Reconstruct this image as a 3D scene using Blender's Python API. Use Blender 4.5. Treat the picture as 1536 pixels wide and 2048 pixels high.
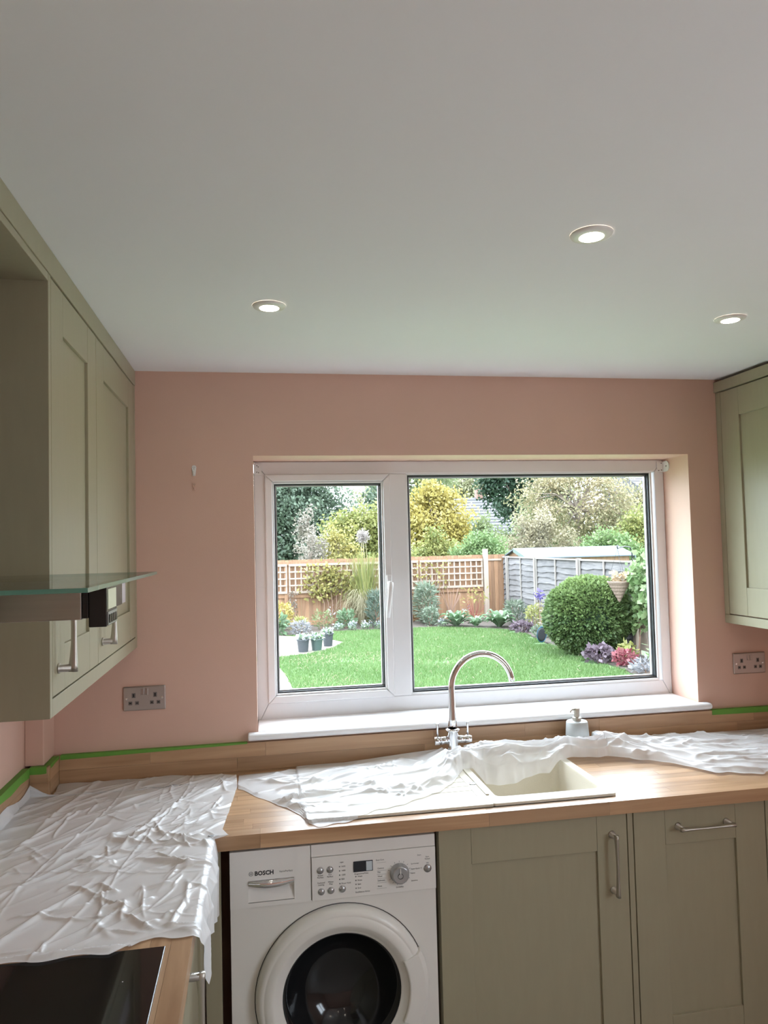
import bpy, bmesh, math, random
import numpy as np
from mathutils import Vector, Matrix

for o in list(bpy.data.objects):
    bpy.data.objects.remove(o, do_unlink=True)
SC = bpy.context.scene
COL = SC.collection
R = math.radians
PI = math.pi
rng = np.random.default_rng(7)
random.seed(7)

# ------------------------------------------------------------------ camera
FPX, YAW, PITCH, ROLL = 1466.47, .1721, .0442, -.025
cam_d = bpy.data.cameras.new('camera')
cam = bpy.data.objects.new('camera', cam_d); COL.objects.link(cam)
Fv = Vector((math.sin(YAW)*math.cos(PITCH), math.cos(YAW)*math.cos(PITCH), math.sin(PITCH)))
Rv = Vector((math.cos(YAW), -math.sin(YAW), 0)); Uv = Rv.cross(Fv)
R2 = Rv*math.cos(ROLL)+Uv*math.sin(ROLL); U2 = -Rv*math.sin(ROLL)+Uv*math.cos(ROLL)
M = Matrix((R2, U2, -Fv)).transposed().to_4x4(); M.translation = (0, -2.775, 1.7555)
cam.matrix_world = M
cam_d.sensor_fit = 'VERTICAL'; cam_d.sensor_height = 36; cam_d.lens = FPX/2048*36
cam_d.clip_start = .05; cam_d.clip_end = 300
SC.camera = cam

# ------------------------------------------------------------------ sky, lights, exposure
SKY = 12.5
LAMP = 95.0
w = bpy.data.worlds.new('overcast_sky'); SC.world = w; w.use_nodes = True
nt = w.node_tree; nt.nodes.clear()
out = nt.nodes.new('ShaderNodeOutputWorld'); bg = nt.nodes.new('ShaderNodeBackground')
tc = nt.nodes.new('ShaderNodeTexCoord'); sp = nt.nodes.new('ShaderNodeSeparateXYZ')
mr = nt.nodes.new('ShaderNodeMapRange')      # overcast sky: zenith brighter than horizon
mr.inputs['From Min'].default_value = 0; mr.inputs['From Max'].default_value = 1
mr.inputs['To Min'].default_value = SKY*.72; mr.inputs['To Max'].default_value = SKY*1.3
nt.links.new(tc.outputs['Generated'], sp.inputs[0]); nt.links.new(sp.outputs['Z'], mr.inputs['Value'])
nt.links.new(mr.outputs[0], bg.inputs['Strength'])
bg.inputs['Color'].default_value = (.80, .89, 1.0, 1)
nt.links.new(bg.outputs[0], out.inputs[0])
w.cycles.sampling_method = 'AUTOMATIC'

def portal(name, loc, rot, sx, sy):
    l = bpy.data.lights.new(name, 'AREA'); l.shape = 'RECTANGLE'; l.size = sx; l.size_y = sy
    l.cycles.is_portal = True
    o = bpy.data.objects.new(name, l); COL.objects.link(o); o.location = loc; o.rotation_euler = rot
portal('window_portal', (.88, .30, 1.586), (-PI/2, 0, 0), 1.78, 1.02)
portal('added_window_portal', (2.47, -2.85, 1.575), (0, PI/2, 0), 1.15, 1.3)

vs = SC.view_settings
vs.view_transform = 'Standard'; vs.look = 'None'; vs.gamma = 1; vs.use_curve_mapping = False
vs.exposure = 0.12
SC.cycles.max_bounces = 10; SC.cycles.diffuse_bounces = 6; SC.cycles.transparent_max_bounces = 24

# ------------------------------------------------------------------ materials
MT = {}
def pm(name, col, rough=.5, metal=0., spec=.5, var=None, bump=None, coat=0., emit=None, coords='Object'):
    m = bpy.data.materials.new(name); m.use_nodes = True; MT[name] = m
    n = m.node_tree.nodes; l = m.node_tree.links
    b = n['Principled BSDF']
    b.inputs['Base Color'].default_value = (*col, 1); b.inputs['Roughness'].default_value = rough
    b.inputs['Metallic'].default_value = metal; b.inputs['Specular IOR Level'].default_value = spec
    b.inputs['Coat Weight'].default_value = coat
    if emit:
        b.inputs['Emission Color'].default_value = (*emit[0], 1); b.inputs['Emission Strength'].default_value = emit[1]
    if var or bump: t = n.new('ShaderNodeTexCoord')
    if var:                                   # (scale, amount[, stretch])
        mp = n.new('ShaderNodeMapping'); l.new(t.outputs[coords], mp.inputs[0])
        if len(var) > 2: mp.inputs['Scale'].default_value = var[2]
        no = n.new('ShaderNodeTexNoise'); no.inputs['Scale'].default_value = var[0]; no.inputs['Detail'].default_value = 5
        l.new(mp.outputs[0], no.inputs[0])
        hs = n.new('ShaderNodeHueSaturation'); hs.inputs['Color'].default_value = (*col, 1)
        r = n.new('ShaderNodeMapRange'); r.inputs['From Min'].default_value = .3; r.inputs['From Max'].default_value = .7
        r.inputs['To Min'].default_value = 1-var[1]; r.inputs['To Max'].default_value = 1+var[1]
        l.new(no.outputs['Fac'], r.inputs[0]); l.new(r.outputs[0], hs.inputs['Value']); l.new(hs.outputs[0], b.inputs['Base Color'])
    if bump:                                  # (scale, strength, distance)
        nb = n.new('ShaderNodeTexNoise'); nb.inputs['Scale'].default_value = bump[0]; nb.inputs['Detail'].default_value = 4
        l.new(t.outputs[coords], nb.inputs[0])
        bp = n.new('ShaderNodeBump'); bp.inputs['Strength'].default_value = bump[1]; bp.inputs['Distance'].default_value = bump[2]
        l.new(nb.outputs['Fac'], bp.inputs['Height']); l.new(bp.outputs[0], b.inputs['Normal'])
    return m

def wood(name, cols, axis, rough=.33, grain=1.0, objrand=.28):
    """oak stave: grain along axis, tone from each piece's own random value"""
    m = bpy.data.materials.new(name); m.use_nodes = True; MT[name] = m
    n = m.node_tree.nodes; l = m.node_tree.links; b = n['Principled BSDF']
    t = n.new('ShaderNodeTexCoord'); mp = n.new('ShaderNodeMapping'); oi = n.new('ShaderNodeObjectInfo')
    sc = [26, 26, 26]; sc['xyz'.index(axis)] = 1.6
    g = n.new('ShaderNodeNewGeometry')
    l.new(g.outputs['Position'], mp.inputs[0]); mp.inputs['Scale'].default_value = sc
    ad = n.new('ShaderNodeVectorMath'); ad.operation = 'SCALE'
    cb = n.new('ShaderNodeCombineXYZ'); ml = n.new('ShaderNodeMath'); ml.operation = 'MULTIPLY'; ml.inputs[1].default_value = 57.
    l.new(oi.outputs['Random'], ml.inputs[0])
    for i in range(3): l.new(ml.outputs[0], cb.inputs[i])
    av = n.new('ShaderNodeVectorMath'); av.operation = 'ADD'
    l.new(mp.outputs[0], av.inputs[0]); l.new(cb.outputs[0], av.inputs[1])
    no = n.new('ShaderNodeTexNoise'); no.inputs['Scale'].default_value = 1.2*grain; no.inputs['Detail'].default_value = 6; no.inputs['Distortion'].default_value = .6
    l.new(av.outputs[0], no.inputs[0])
    cr = n.new('ShaderNodeValToRGB'); e = cr.color_ramp.elements
    e[0].position = .28; e[0].color = (*cols[0], 1); e[1].position = .72; e[1].color = (*cols[1], 1)
    l.new(no.outputs['Fac'], cr.inputs[0])
    hs = n.new('ShaderNodeHueSaturation'); l.new(cr.outputs[0], hs.inputs['Color'])
    r = n.new('ShaderNodeMapRange'); r.inputs['To Min'].default_value = 1-objrand*.5; r.inputs['To Max'].default_value = 1+objrand*.5
    l.new(oi.outputs['Random'], r.inputs[0]); l.new(r.outputs[0], hs.inputs['Value'])
    l.new(hs.outputs[0], b.inputs['Base Color'])
    b.inputs['Roughness'].default_value = rough
    return m

def thin_glass(name, tint=(1, 1, 1), refl=1.0, ior=1.45):
    m = bpy.data.materials.new(name); m.use_nodes = True; MT[name] = m
    n = m.node_tree.nodes; l = m.node_tree.links; n.clear()
    o = n.new('ShaderNodeOutputMaterial'); mx = n.new('ShaderNodeMixShader')
    tr = n.new('ShaderNodeBsdfTransparent'); tr.inputs[0].default_value = (*tint, 1)
    gl = n.new('ShaderNodeBsdfGlossy'); gl.inputs['Roughness'].default_value = .01
    ge = n.new('ShaderNodeNewGeometry'); dt = n.new('ShaderNodeVectorMath'); dt.operation = 'DOT_PRODUCT'   # Schlick reflectance, same on both faces
    l.new(ge.outputs['Normal'], dt.inputs[0]); l.new(ge.outputs['Incoming'], dt.inputs[1])
    def mt(op, a, b=None):
        q = n.new('ShaderNodeMath'); q.operation = op
        for i, x in enumerate((a, b)):
            if x is None: continue
            if isinstance(x, float): q.inputs[i].default_value = x
            else: l.new(x, q.inputs[i])
        return q.outputs[0]
    fr = mt('MULTIPLY', mt('ADD', mt('MULTIPLY', mt('POWER', mt('SUBTRACT', 1., mt('ABSOLUTE', dt.outputs['Value'])), 5.), .96), .04), refl)
    l.new(fr, mx.inputs[0]); l.new(tr.outputs[0], mx.inputs[1]); l.new(gl.outputs[0], mx.inputs[2])
    l.new(mx.outputs[0], o.inputs[0]); return m

def leafmat(name, c0, c1, c2=None, trans=.35, rough=.5):
    def k_(c): g_ = sum(c)/3; return tuple(.42*(x*.86+g_*.14) for x in c)
    c0, c1 = k_(c0), k_(c1)
    m = bpy.data.materials.new(name); m.use_nodes = True; MT[name] = m
    n = m.node_tree.nodes; l = m.node_tree.links; b = n['Principled BSDF']
    a = n.new('ShaderNodeAttribute'); a.attribute_name = 'tone'
    cr = n.new('ShaderNodeValToRGB'); e = cr.color_ramp.elements
    e[0].color = (*c0, 1); e[1].color = (*c1, 1)
    if c2: e2 = cr.color_ramp.elements.new(.5); e2.color = (*c1, 1); e[2].color = (*c2, 1) if len(e) > 2 else e[1].color
    l.new(a.outputs['Fac'], cr.inputs[0]); l.new(cr.outputs[0], b.inputs['Base Color'])
    b.inputs['Roughness'].default_value = rough; b.inputs['Specular IOR Level'].default_value = .3
    tl = n.new('ShaderNodeBsdfTranslucent'); l.new(cr.outputs[0], tl.inputs[0])
    mx = n.new('ShaderNodeMixShader'); mx.inputs[0].default_value = trans
    o = n['Material Output']
    l.new(b.outputs[0], mx.inputs[1]); l.new(tl.outputs[0], mx.inputs[2]); l.new(mx.outputs[0], o.inputs[0])
    return m

def sheet_mat(name, op0, op1, sc=9.):
    m = bpy.data.materials.new(name); m.use_nodes = True; MT[name] = m
    n = m.node_tree.nodes; l = m.node_tree.links; b = n['Principled BSDF']; o = n['Material Output']
    b.inputs['Base Color'].default_value = (.93, .93, .94, 1); b.inputs['Roughness'].default_value = .24
    b.inputs['Specular IOR Level'].default_value = .5
    t = n.new('ShaderNodeTexCoord')
    no = n.new('ShaderNodeTexNoise'); no.noise_type = 'RIDGED_MULTIFRACTAL'; no.inputs['Scale'].default_value = sc; no.inputs['Detail'].default_value = 4
    no.inputs['Distortion'].default_value = .8
    l.new(t.outputs['Object'], no.inputs[0])
    bp = n.new('ShaderNodeBump'); bp.inputs['Strength'].default_value = .22; bp.inputs['Distance'].default_value = .006
    l.new(no.outputs['Fac'], bp.inputs['Height']); l.new(bp.outputs[0], b.inputs['Normal'])
    tl = n.new('ShaderNodeBsdfTranslucent'); tl.inputs[0].default_value = (.85, .85, .87, 1)
    m1 = n.new('ShaderNodeMixShader'); m1.inputs[0].default_value = .22
    l.new(b.outputs[0], m1.inputs[1]); l.new(tl.outputs[0], m1.inputs[2])
    tr = n.new('ShaderNodeBsdfTransparent')
    n2 = n.new('ShaderNodeTexNoise'); n2.inputs['Scale'].default_value = 4.; n2.inputs['Detail'].default_value = 3
    l.new(t.outputs['Object'], n2.inputs[0])
    r = n.new('ShaderNodeMapRange'); r.inputs['From Min'].default_value = .35; r.inputs['From Max'].default_value = .65
    r.inputs['To Min'].default_value = op0; r.inputs['To Max'].default_value = op1
    l.new(n2.outputs['Fac'], r.inputs[0])
    m2 = n.new('ShaderNodeMixShader'); l.new(r.outputs[0], m2.inputs[0]); l.new(tr.outputs[0], m2.inputs[1]); l.new(m1.outputs[0], m2.inputs[2])
    l.new(m2.outputs[0], o.inputs[0]); return m

pm('pink_paint', (.68, .445, .355), .62, var=(2.5, .03), bump=(220, .12, .002))
pm('ceiling_paint', (.85, .845, .87), .8, var=(1.2, .015))
pm('sage_paint', (.345, .315, .215), .42, spec=.4, var=(60, .02, (1, 1, .15)))
pm('sage_carcass', (.33, .30, .205), .45, spec=.4)
pm('upvc', (.78, .77, .78), .28, spec=.5)
pm('upvc_sill', (.86, .86, .87), .25, spec=.5)
pm('black_rubber', (.015, .017, .02), .5)
pm('spacer_silver', (.6, .62, .65), .35, metal=.6)
pm('chrome', (.78, .78, .80), .07, metal=1)
pm('brushed_nickel', (.52, .49, .44), .42, metal=1)
pm('brushed_steel', (.42, .40, .38), .34, metal=1, var=(90, .08, (.02, 1, 1)))
pm('socket_steel', (.50, .46, .44), .33, metal=1)
pm('socket_insert', (.17, .15, .14), .45)
pm('black_slot', (.006, .006, .006), .6)
pm('appliance_white', (.78, .765, .72), .3, spec=.5)
pm('appliance_fascia', (.80, .785, .75), .28, spec=.5)
pm('panel_print', (.16, .16, .16), .5)
pm('brand_print', (.02, .02, .025), .4)
pm('silver_plastic', (.45, .46, .47), .28, metal=.8)
pm('display_dark', (.02, .022, .03), .1)
pm('display_label', (.55, .62, .66), .3)
pm('door_glass_dark', (.010, .011, .012), .10, spec=.5)
pm('drum_steel', (.10, .10, .105), .35, metal=.7)
pm('hob_glass', (.006, .006, .007), .05, spec=.45)
pm('hood_black', (.008, .008, .009), .25)
pm('lcd', (.42, .44, .33), .3, emit=((.75, .8, .6), .25))
pm('glass_edge_green', (.10, .24, .19), .12, spec=.6)
pm('sink_cream', (.70, .645, .53), .45, var=(400, .04))
pm('ceramic_grey', (.46, .48, .47), .35)
pm('masking_green', (.13, .33, .045), .6)
pm('painted_plastic', (.78, .77, .76), .4)
pm('lamp_bezel', (.80, .78, .74), .35)
pm('lamp_lens', (1, .95, .85), .5, emit=((1, .88, .72), LAMP))
pm('floor_tile', (.42, .40, .37), .4, var=(3, .05))
pm('dark_void', (.012, .012, .014), .7)
pm('pale_lilac', (.66, .62, .66), .6)
wood('oak_x', ((.36, .205, .105), (.56, .36, .21)), 'x')
wood('oak_y', ((.36, .205, .105), (.56, .36, .21)), 'y')
thin_glass('window_glass', (.975, .985, .985), .04)
thin_glass('hood_glass', (.93, .98, .955), .8)
sheet_mat('plastic_sheet', .86, .98, 14.)
sheet_mat('plastic_sheet_long', .72, .97, 14.)

# ------------------------------------------------------------------ helpers
BASE = {}
def tag(o, label=None, cat=None, group=None, kind=None):
    if label: o['label'] = label
    if cat: o['category'] = cat
    if group: o['group'] = group
    if kind: o['kind'] = kind
    return o
def empty(name, loc, label=None, cat=None, group=None, kind=None):
    o = bpy.data.objects.new(name, None); COL.objects.link(o); o.location = loc
    o.empty_display_size = .1
    BASE[o] = Vector(loc); return tag(o, label, cat, group, kind)
def link(name, me, parent, loc=None):
    o = bpy.data.objects.new(name, me); COL.objects.link(o)
    if parent is not None: o.parent = parent
    if loc is not None: o.location = loc
    return o

class MB:
    """collects shapes in world coordinates; build() makes ONE mesh object"""
    def __init__(s): s.v = []; s.f = []; s.mi = []; s.cur = 0
    def add(s, vs, fs):
        k = len(s.v); s.v += [tuple(p) for p in vs]
        for f in fs: s.f.append([i+k for i in f]); s.mi.append(s.cur)
        return s
    def box(s, x0, x1, y0, y1, z0, z1):
        v = [(x, y, z) for z in (z0, z1) for y in (y0, y1) for x in (x0, x1)]
        return s.add(v, [(0, 2, 3, 1), (4, 5, 7, 6), (0, 1, 5, 4), (2, 6, 7, 3), (0, 4, 6, 2), (1, 3, 7, 5)])
    def prism(s, pts, d):
        """polygon pts (3d) extruded by vector d"""
        n = len(pts); d = Vector(d); a = [Vector(p) for p in pts]
        v = a+[p+d for p in a]
        return s.add(v, [list(range(n))[::-1], [n+i for i in range(n)]]+[(i, (i+1) % n, n+(i+1) % n, n+i) for i in range(n)])
    def tube(s, path, rad, n=10, caps=True, flat=None):
        path = [Vector(p) for p in path]; m = len(path)
        rad = [rad]*m if not hasattr(rad, '__len__') else rad
        v = []; f = []; t0 = None; u = None
        for i, p in enumerate(path):
            t = (path[min(i+1, m-1)]-path[max(i-1, 0)]).normalized()
            if u is None:
                a = Vector((0, 0, 1)) if abs(t.z) < .9 else Vector((1, 0, 0)); u = t.cross(a).normalized()
            else:
                u = (u-t*u.dot(t)).normalized()
            b = t.cross(u)
            for k in range(n):
                an = 2*PI*k/n; v.append(p+(u*math.cos(an)+b*math.sin(an)*(flat or 1))*rad[i])
        for i in range(m-1):
            for k in range(n): f.append((i*n+k, i*n+(k+1) % n, (i+1)*n+(k+1) % n, (i+1)*n+k))
        if caps: f += [list(range(n))[::-1], [(m-1)*n+k for k in range(n)]]
        return s.add(v, f)
    def lathe(s, prof, c, axis='z', n=32, close=False):
        """prof: (radius, height along axis)"""
        c = Vector(c); ax = {'x': (Vector((0, 1, 0)), Vector((0, 0, 1)), Vector((1, 0, 0))), 'y': (Vector((0, 0, 1)), Vector((1, 0, 0)), Vector((0, 1, 0))), 'z': (Vector((1, 0, 0)), Vector((0, 1, 0)), Vector((0, 0, 1)))}[axis] if isinstance(axis, str) else axis
        a, b, h = ax; v = []; f = []; m = len(prof)
        for r, z in prof:
            for k in range(n):
                t = 2*PI*k/n; v.append(c+(a*math.cos(t)+b*math.sin(t))*max(r, 1e-5)+h*z)
        for i in range(m-1):
            for k in range(n): f.append((i*n+k, i*n+(k+1) % n, (i+1)*n+(k+1) % n, (i+1)*n+k))
        if close:
            for k in range(n): f.append(((m-1)*n+k, (m-1)*n+(k+1) % n, (k+1) % n, k))
        return s.add(v, f)
    def build(s, name, mat, parent=None, smooth=False, bevel=0, seg=2, base=None, angle=40):
        if parent is not None and parent in BASE: o0 = BASE[parent]
        elif base is not None: o0 = Vector(base)
        else:
            a = np.array([tuple(p) for p in s.v]); o0 = Vector(((a[:, 0].min()+a[:, 0].max())/2, (a[:, 1].min()+a[:, 1].max())/2, a[:, 2].min()))
        me = bpy.data.meshes.new(name)
        me.from_pydata([(p[0]-o0[0], p[1]-o0[1], p[2]-o0[2]) for p in s.v], [], s.f)
        mats = mat if isinstance(mat, (list, tuple)) else [mat]
        for m in mats: me.materials.append(MT[m])
        if len(mats) > 1: me.polygons.foreach_set('material_index', s.mi)
        me.validate(); me.update()
        bm = bmesh.new(); bm.from_mesh(me); bmesh.ops.recalc_face_normals(bm, faces=bm.faces); bm.to_mesh(me); bm.free()
        if smooth: me.shade_smooth()
        o = link(name, me, parent)
        if parent is None: o.location = o0
        BASE[o] = o0
        if bevel:
            b = o.modifiers.new('bevel', 'BEVEL'); b.width = bevel; b.segments = seg; b.limit_method = 'ANGLE'; b.angle_limit = R(angle)
        return o

def B(*a): return MB().box(*a)
def text(s, size, loc, mat, parent, name, rot=(PI/2, 0, 0), bold=0., align='LEFT'):
    c = bpy.data.curves.new('lettering', 'FONT'); c.body = s; c.size = size; c.extrude = .0002; c.offset = bold; c.align_x = align
    c.resolution_u = 2
    o = bpy.data.objects.new('lettering', c); COL.objects.link(o)
    dg = bpy.context.evaluated_depsgraph_get()
    me = bpy.data.meshes.new_from_object(o.evaluated_get(dg)); bpy.data.objects.remove(o, do_unlink=True)
    me.materials.clear(); me.materials.append(MT[mat])
    t = link(name, me, parent, Vector(loc)-BASE[parent]); t.rotation_euler = rot; return t

# ------------------------------------------------------------------ room shell
XL, XR, YB, ZC = -.775, 2.25, -4.7, 2.413
PY0, PY1, PZ0 = -3.5, -2.2, 1.0            # unseen second window, added in the right wall for daylight
YF = .30                                   # outside face of the window wall
WX0, WX1, WZ0, WZ1 = -.01, 1.77, 1.054, 2.099
tag(B(XL-.2, XR+.2, YB-.1, YF, -.12, 0).build('floor', 'floor_tile'), 'plain tiled kitchen floor under the units', 'floor', kind='structure')
tag(B(XL-.2, XR+.2, YB-.1, YF, ZC, ZC+.15).build('ceiling', 'ceiling_paint'), 'smooth white painted ceiling with recessed downlights', 'ceiling', kind='structure')
mb = MB()
mb.box(XL-.2, WX0, 0, YF, 0, ZC).box(WX1, XR+.2, 0, YF, 0, ZC).box(WX0, WX1, 0, YF, 0, WZ0).box(WX0, WX1, 0, YF, WZ1, ZC)
tag(mb.build('wall_back', 'pink_paint'), 'salmon pink painted wall around the garden window', 'wall', kind='structure')
tag(B(XL-.2, XL, YB, 0, 0, ZC).build('wall_left', 'pink_paint'), 'salmon pink painted wall behind the hob', 'wall', kind='structure')
mb = MB(); mb.box(XR, XR+.2, PY1, 0, 0, ZC).box(XR, XR+.2, YB, PY0, 0, ZC).box(XR, XR+.2, PY0, PY1, 2.15, ZC).box(XR, XR+.2, PY0, PY1, 0, PZ0)
tag(mb.build('wall_right', 'pink_paint'), 'salmon pink painted wall behind the single wall cabinet, with an opening for the added side window', 'wall', kind='structure')
tag(B(XL-.2, XR+.2, YB-.1, YB, 0, ZC).build('wall_front', 'pink_paint'), 'plain salmon pink wall opposite the garden window', 'wall', kind='structure')
# pipe boxing in the corner
mb = MB(); mb.box(XL, -.715, -.13, 0, 1.046, 1.7)
tag(mb.build('trim_1', 'pink_paint', bevel=.003), 'narrow pink pipe boxing in the corner below the wall cabinet', 'boxing', kind='structure')
# unseen side window beside the camera, added to light the room
pd = empty('added_side_window', (XR+.1, (PY0+PY1)/2, PZ0), 'unseen white framed two pane window added in the right wall for room light', 'window', kind='structure')
mb = MB(); q0, q1 = XR+.07, XR+.13; ym = (PY0+PY1)/2
mb.box(q0, q1, PY0, PY0+.06, PZ0, 2.15).box(q0, q1, PY1-.06, PY1, PZ0, 2.15).box(q0, q1, PY0+.06, PY1-.06, 2.09, 2.15).box(q0, q1, PY0+.06, PY1-.06, PZ0, PZ0+.06)
mb.build('window_frame', 'upvc', pd); B(q0+.005, q1-.005, ym-.03, ym+.03, PZ0+.06, 2.09).build('mullion', 'upvc', pd)
B(q0+.027, q0+.033, PY0+.06, ym-.03, PZ0+.06, 2.09).build('pane', 'window_glass', pd); B(q0+.027, q0+.033, ym+.03, PY1-.06, PZ0+.06, 2.09).build('pane', 'window_glass', pd)

# ------------------------------------------------------------------ window
win = empty('window_1', (.88, .22, 1.079), 'white plastic window with opening side sash and wide fixed pane', 'window', kind='structure')
def frame4(x0, x1, z0, z1, wd, y0, y1, mat, parent, name, bevel=.003, wb=None, wt=None):
    wb = wb or wd; wt = wt or wd; g = .0004
    P = [((x0, z0), (x0, z1), (x0+wd, z1-wt), (x0+wd, z0+wb)), ((x1, z1), (x1, z0), (x1-wd, z0+wb), (x1-wd, z1-wt)),
         ((x0, z1), (x1, z1), (x1-wd, z1-wt), (x0+wd, z1-wt)), ((x1, z0), (x0, z0), (x0+wd, z0+wb), (x1-wd, z0+wb))]
    r = []
    for p in P:
        cx = sum(q[0] for q in p)/4; cz = sum(q[1] for q in p)/4
        q = [(a+(g if a < cx else -g), y0, c+(g if c < cz else -g)) for a, c in p]
        r.append(MB().prism(q, (0, y1-y0, 0)).build(name, mat, parent, bevel=bevel, seg=2))
    return r
FY = .19
frame4(-.0096, 1.7696, 1.0555, 2.0986, .0436, FY, FY+.07, 'upvc', win, 'frame_rail', wb=.0825, wt=.0526)
B(-.0096, 1.7696, FY+.0705, YF-.001, 1.0545, 1.075).build('outer_cill', 'upvc', win)
B(.541, .611, FY, FY+.07, 1.138, 2.0460).build('mullion', 'upvc', win, bevel=.003)
# opening sash
frame4(.033, .541, 1.138, 2.046, .030, FY-.014, FY+.05, 'upvc', win, 'sash_rail', bevel=.004)
frame4(.062, .512, 1.168, 2.016, .008, FY-.006, FY+.03, 'upvc', win, 'glazing_bead', bevel=.002)
frame4(.0685, .5055, 1.1745, 2.0095, .0065, FY+.004, FY+.045, 'black_rubber', win, 'gasket', bevel=0)
B(.074, .500, FY+.014, FY+.018, 1.180, 2.004).build('pane', 'window_glass', win)
frame4(.074, .500, 1.180, 2.004, .006, FY+.020, FY+.034, 'spacer_silver', win, 'spacer_bar', bevel=0)
B(.074, .500, FY+.036, FY+.040, 1.180, 2.004).build('pane', 'window_glass', win)
# fixed light
frame4(.607, 1.714, 1.137, 2.050, .010, FY+.002, FY+.03, 'upvc', win, 'glazing_bead', bevel=.002)
frame4(.6165, 1.7045, 1.1465, 2.0405, .007, FY+.010, FY+.055, 'black_rubber', win, 'gasket', bevel=0)
B(.623, 1.698, FY+.018, FY+.022, 1.153, 2.034).build('pane', 'window_glass', win)
frame4(.623, 1.698, 1.153, 2.034, .007, FY+.026, FY+.04, 'spacer_silver', win, 'spacer_bar', bevel=0)
B(.623, 1.698, FY+.044, FY+.048, 1.153, 2.034).build('pane', 'window_glass', win)
# handle: base, neck, lever
h = B(.516, .538, FY-.026, FY-.0145, 1.572, 1.632).build('handle_base', 'upvc', win, bevel=.005, seg=3)
mb = MB(); mb.tube([(.527, FY-.026, 1.600), (.527, FY-.052, 1.598), (.525, FY-.056, 1.580), (.519, FY-.052, 1.52), (.513, FY-.05, 1.462)], [.010, .011, .0105, .0085, .0075], 12, flat=.8)
mb.build('handle_lever', 'upvc', win, smooth=True)
B(.523, .531, FY-.062, FY-.05, 1.566, 1.578).build('key_lock', 'socket_insert', win, bevel=.002)
# sill board with rounded nose
mb = MB(); pts = []
for k in range(9):
    a = PI/2+PI*k/8; pts.append((-.03+math.cos(a)*.0125, 1.0665+math.sin(a)*.0125))
prof = [(FY-.0005, 1.079)]+pts+[(FY-.0005, 1.054)]
m2 = MB(); m2.prism([(-.009, y, z) for y, z in [(FY-.0005, 1.079), (-.0005, 1.079), (-.0005, 1.0545), (FY-.0005, 1.0545)]], (1.778, 0, 0))
m2.prism([(-.045, y, z) for y, z in [(-.0005, 1.079)]+pts+[(-.0005, 1.054)]], (1.852, 0, 0))
sill = m2.build('sill', 'upvc_sill', win, bevel=.006, seg=3, angle=60)
# blind brackets
bk = empty('blind_bracket', (1.765, .16, 2.042), 'white rounded blind bracket fixed in the reveal corner beside the wide pane', 'bracket')
mb = MB(); pp = [(1.769, .187, 2.044), (1.769, .187, 2.090)]
for k in range(9):
    a = PI/2+PI*k/8; pp.append((1.769, .160+math.cos(a)*.022, 2.067+math.sin(a)*.023))
mb.prism(pp, (-.004, 0, 0)); mb.build('side_plate', 'painted_plastic', bk, bevel=.001)
B(1.738, 1.765, .183, .1875, 2.044, 2.090).build('fixing_plate', 'painted_plastic', bk, bevel=.001)
for x, z in ((1.757, 2.082), (1.757, 2.052), (1.744, 2.05)): MB().lathe([(0, -.0015), (.0025, -.0015), (.0025, 0)], (x, .183, z), 'y', 10).build('screw', 'socket_insert', bk)
MB().lathe([(0, -.0015), (.003, -.0015), (.003, 0)], (1.765, .158, 2.067), 'x', 10).build('pivot_hole', 'socket_insert', bk)
bk = empty('blind_bracket', (.0, .16, 2.042), 'white blind bracket with screw holes at the corner above the opening sash', 'bracket')
B(-.009, -.005, .14, .1875, 2.044, 2.090).build('side_plate', 'painted_plastic', bk, bevel=.001)
B(-.005, .022, .183, .1875, 2.044, 2.090).build('fixing_plate', 'painted_plastic', bk, bevel=.001)
for x, z in ((.004, 2.082), (.009, 2.077), (.003, 2.056), (.010, 2.054)): MB().lathe([(0, -.0015), (.0022, -.0015), (.0022, 0)], (x, .183, z), 'y', 10).build('screw', 'socket_insert', bk)

# ------------------------------------------------------------------ ceiling downlights
def downlight(x, y, lb):
    r = empty('ceiling_downlight', (x, y, ZC), lb, 'downlight', 'recessed ceiling downlights')
    MB().lathe([(.0252, -.003), (.0260, -.0076), (.0272, -.0081), (.036, -.0070), (.0435, -.0045), (.0455, -.0008)], (x, y, ZC), 'z', 40).build('bezel', 'lamp_bezel', r, smooth=True)
    MB().lathe([(0, -.0090), (.016, -.0088), (.0248, -.0082)], (x, y, ZC), 'z', 32).build('lens', 'lamp_lens', r)
FAR = 'unseen round white recessed downlight added in the ceiling half away from the garden window'  # unseen downlights added to raise the room light
for x_, y_, lb in ((.043, -.783, 'round white recessed downlight over the washing machine, closest to the left wall cabinets'), (.721, -1.324, 'round white recessed downlight set furthest out from the window wall'), (1.4215, -.797, 'round white recessed downlight closest to the right wall cabinet'),
                   (.043, -2.45, FAR), (1.42, -2.45, FAR), (.72, -3.3, FAR), (.043, -4.0, FAR), (1.42, -4.0, FAR)):
    downlight(x_, y_, lb)

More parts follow.
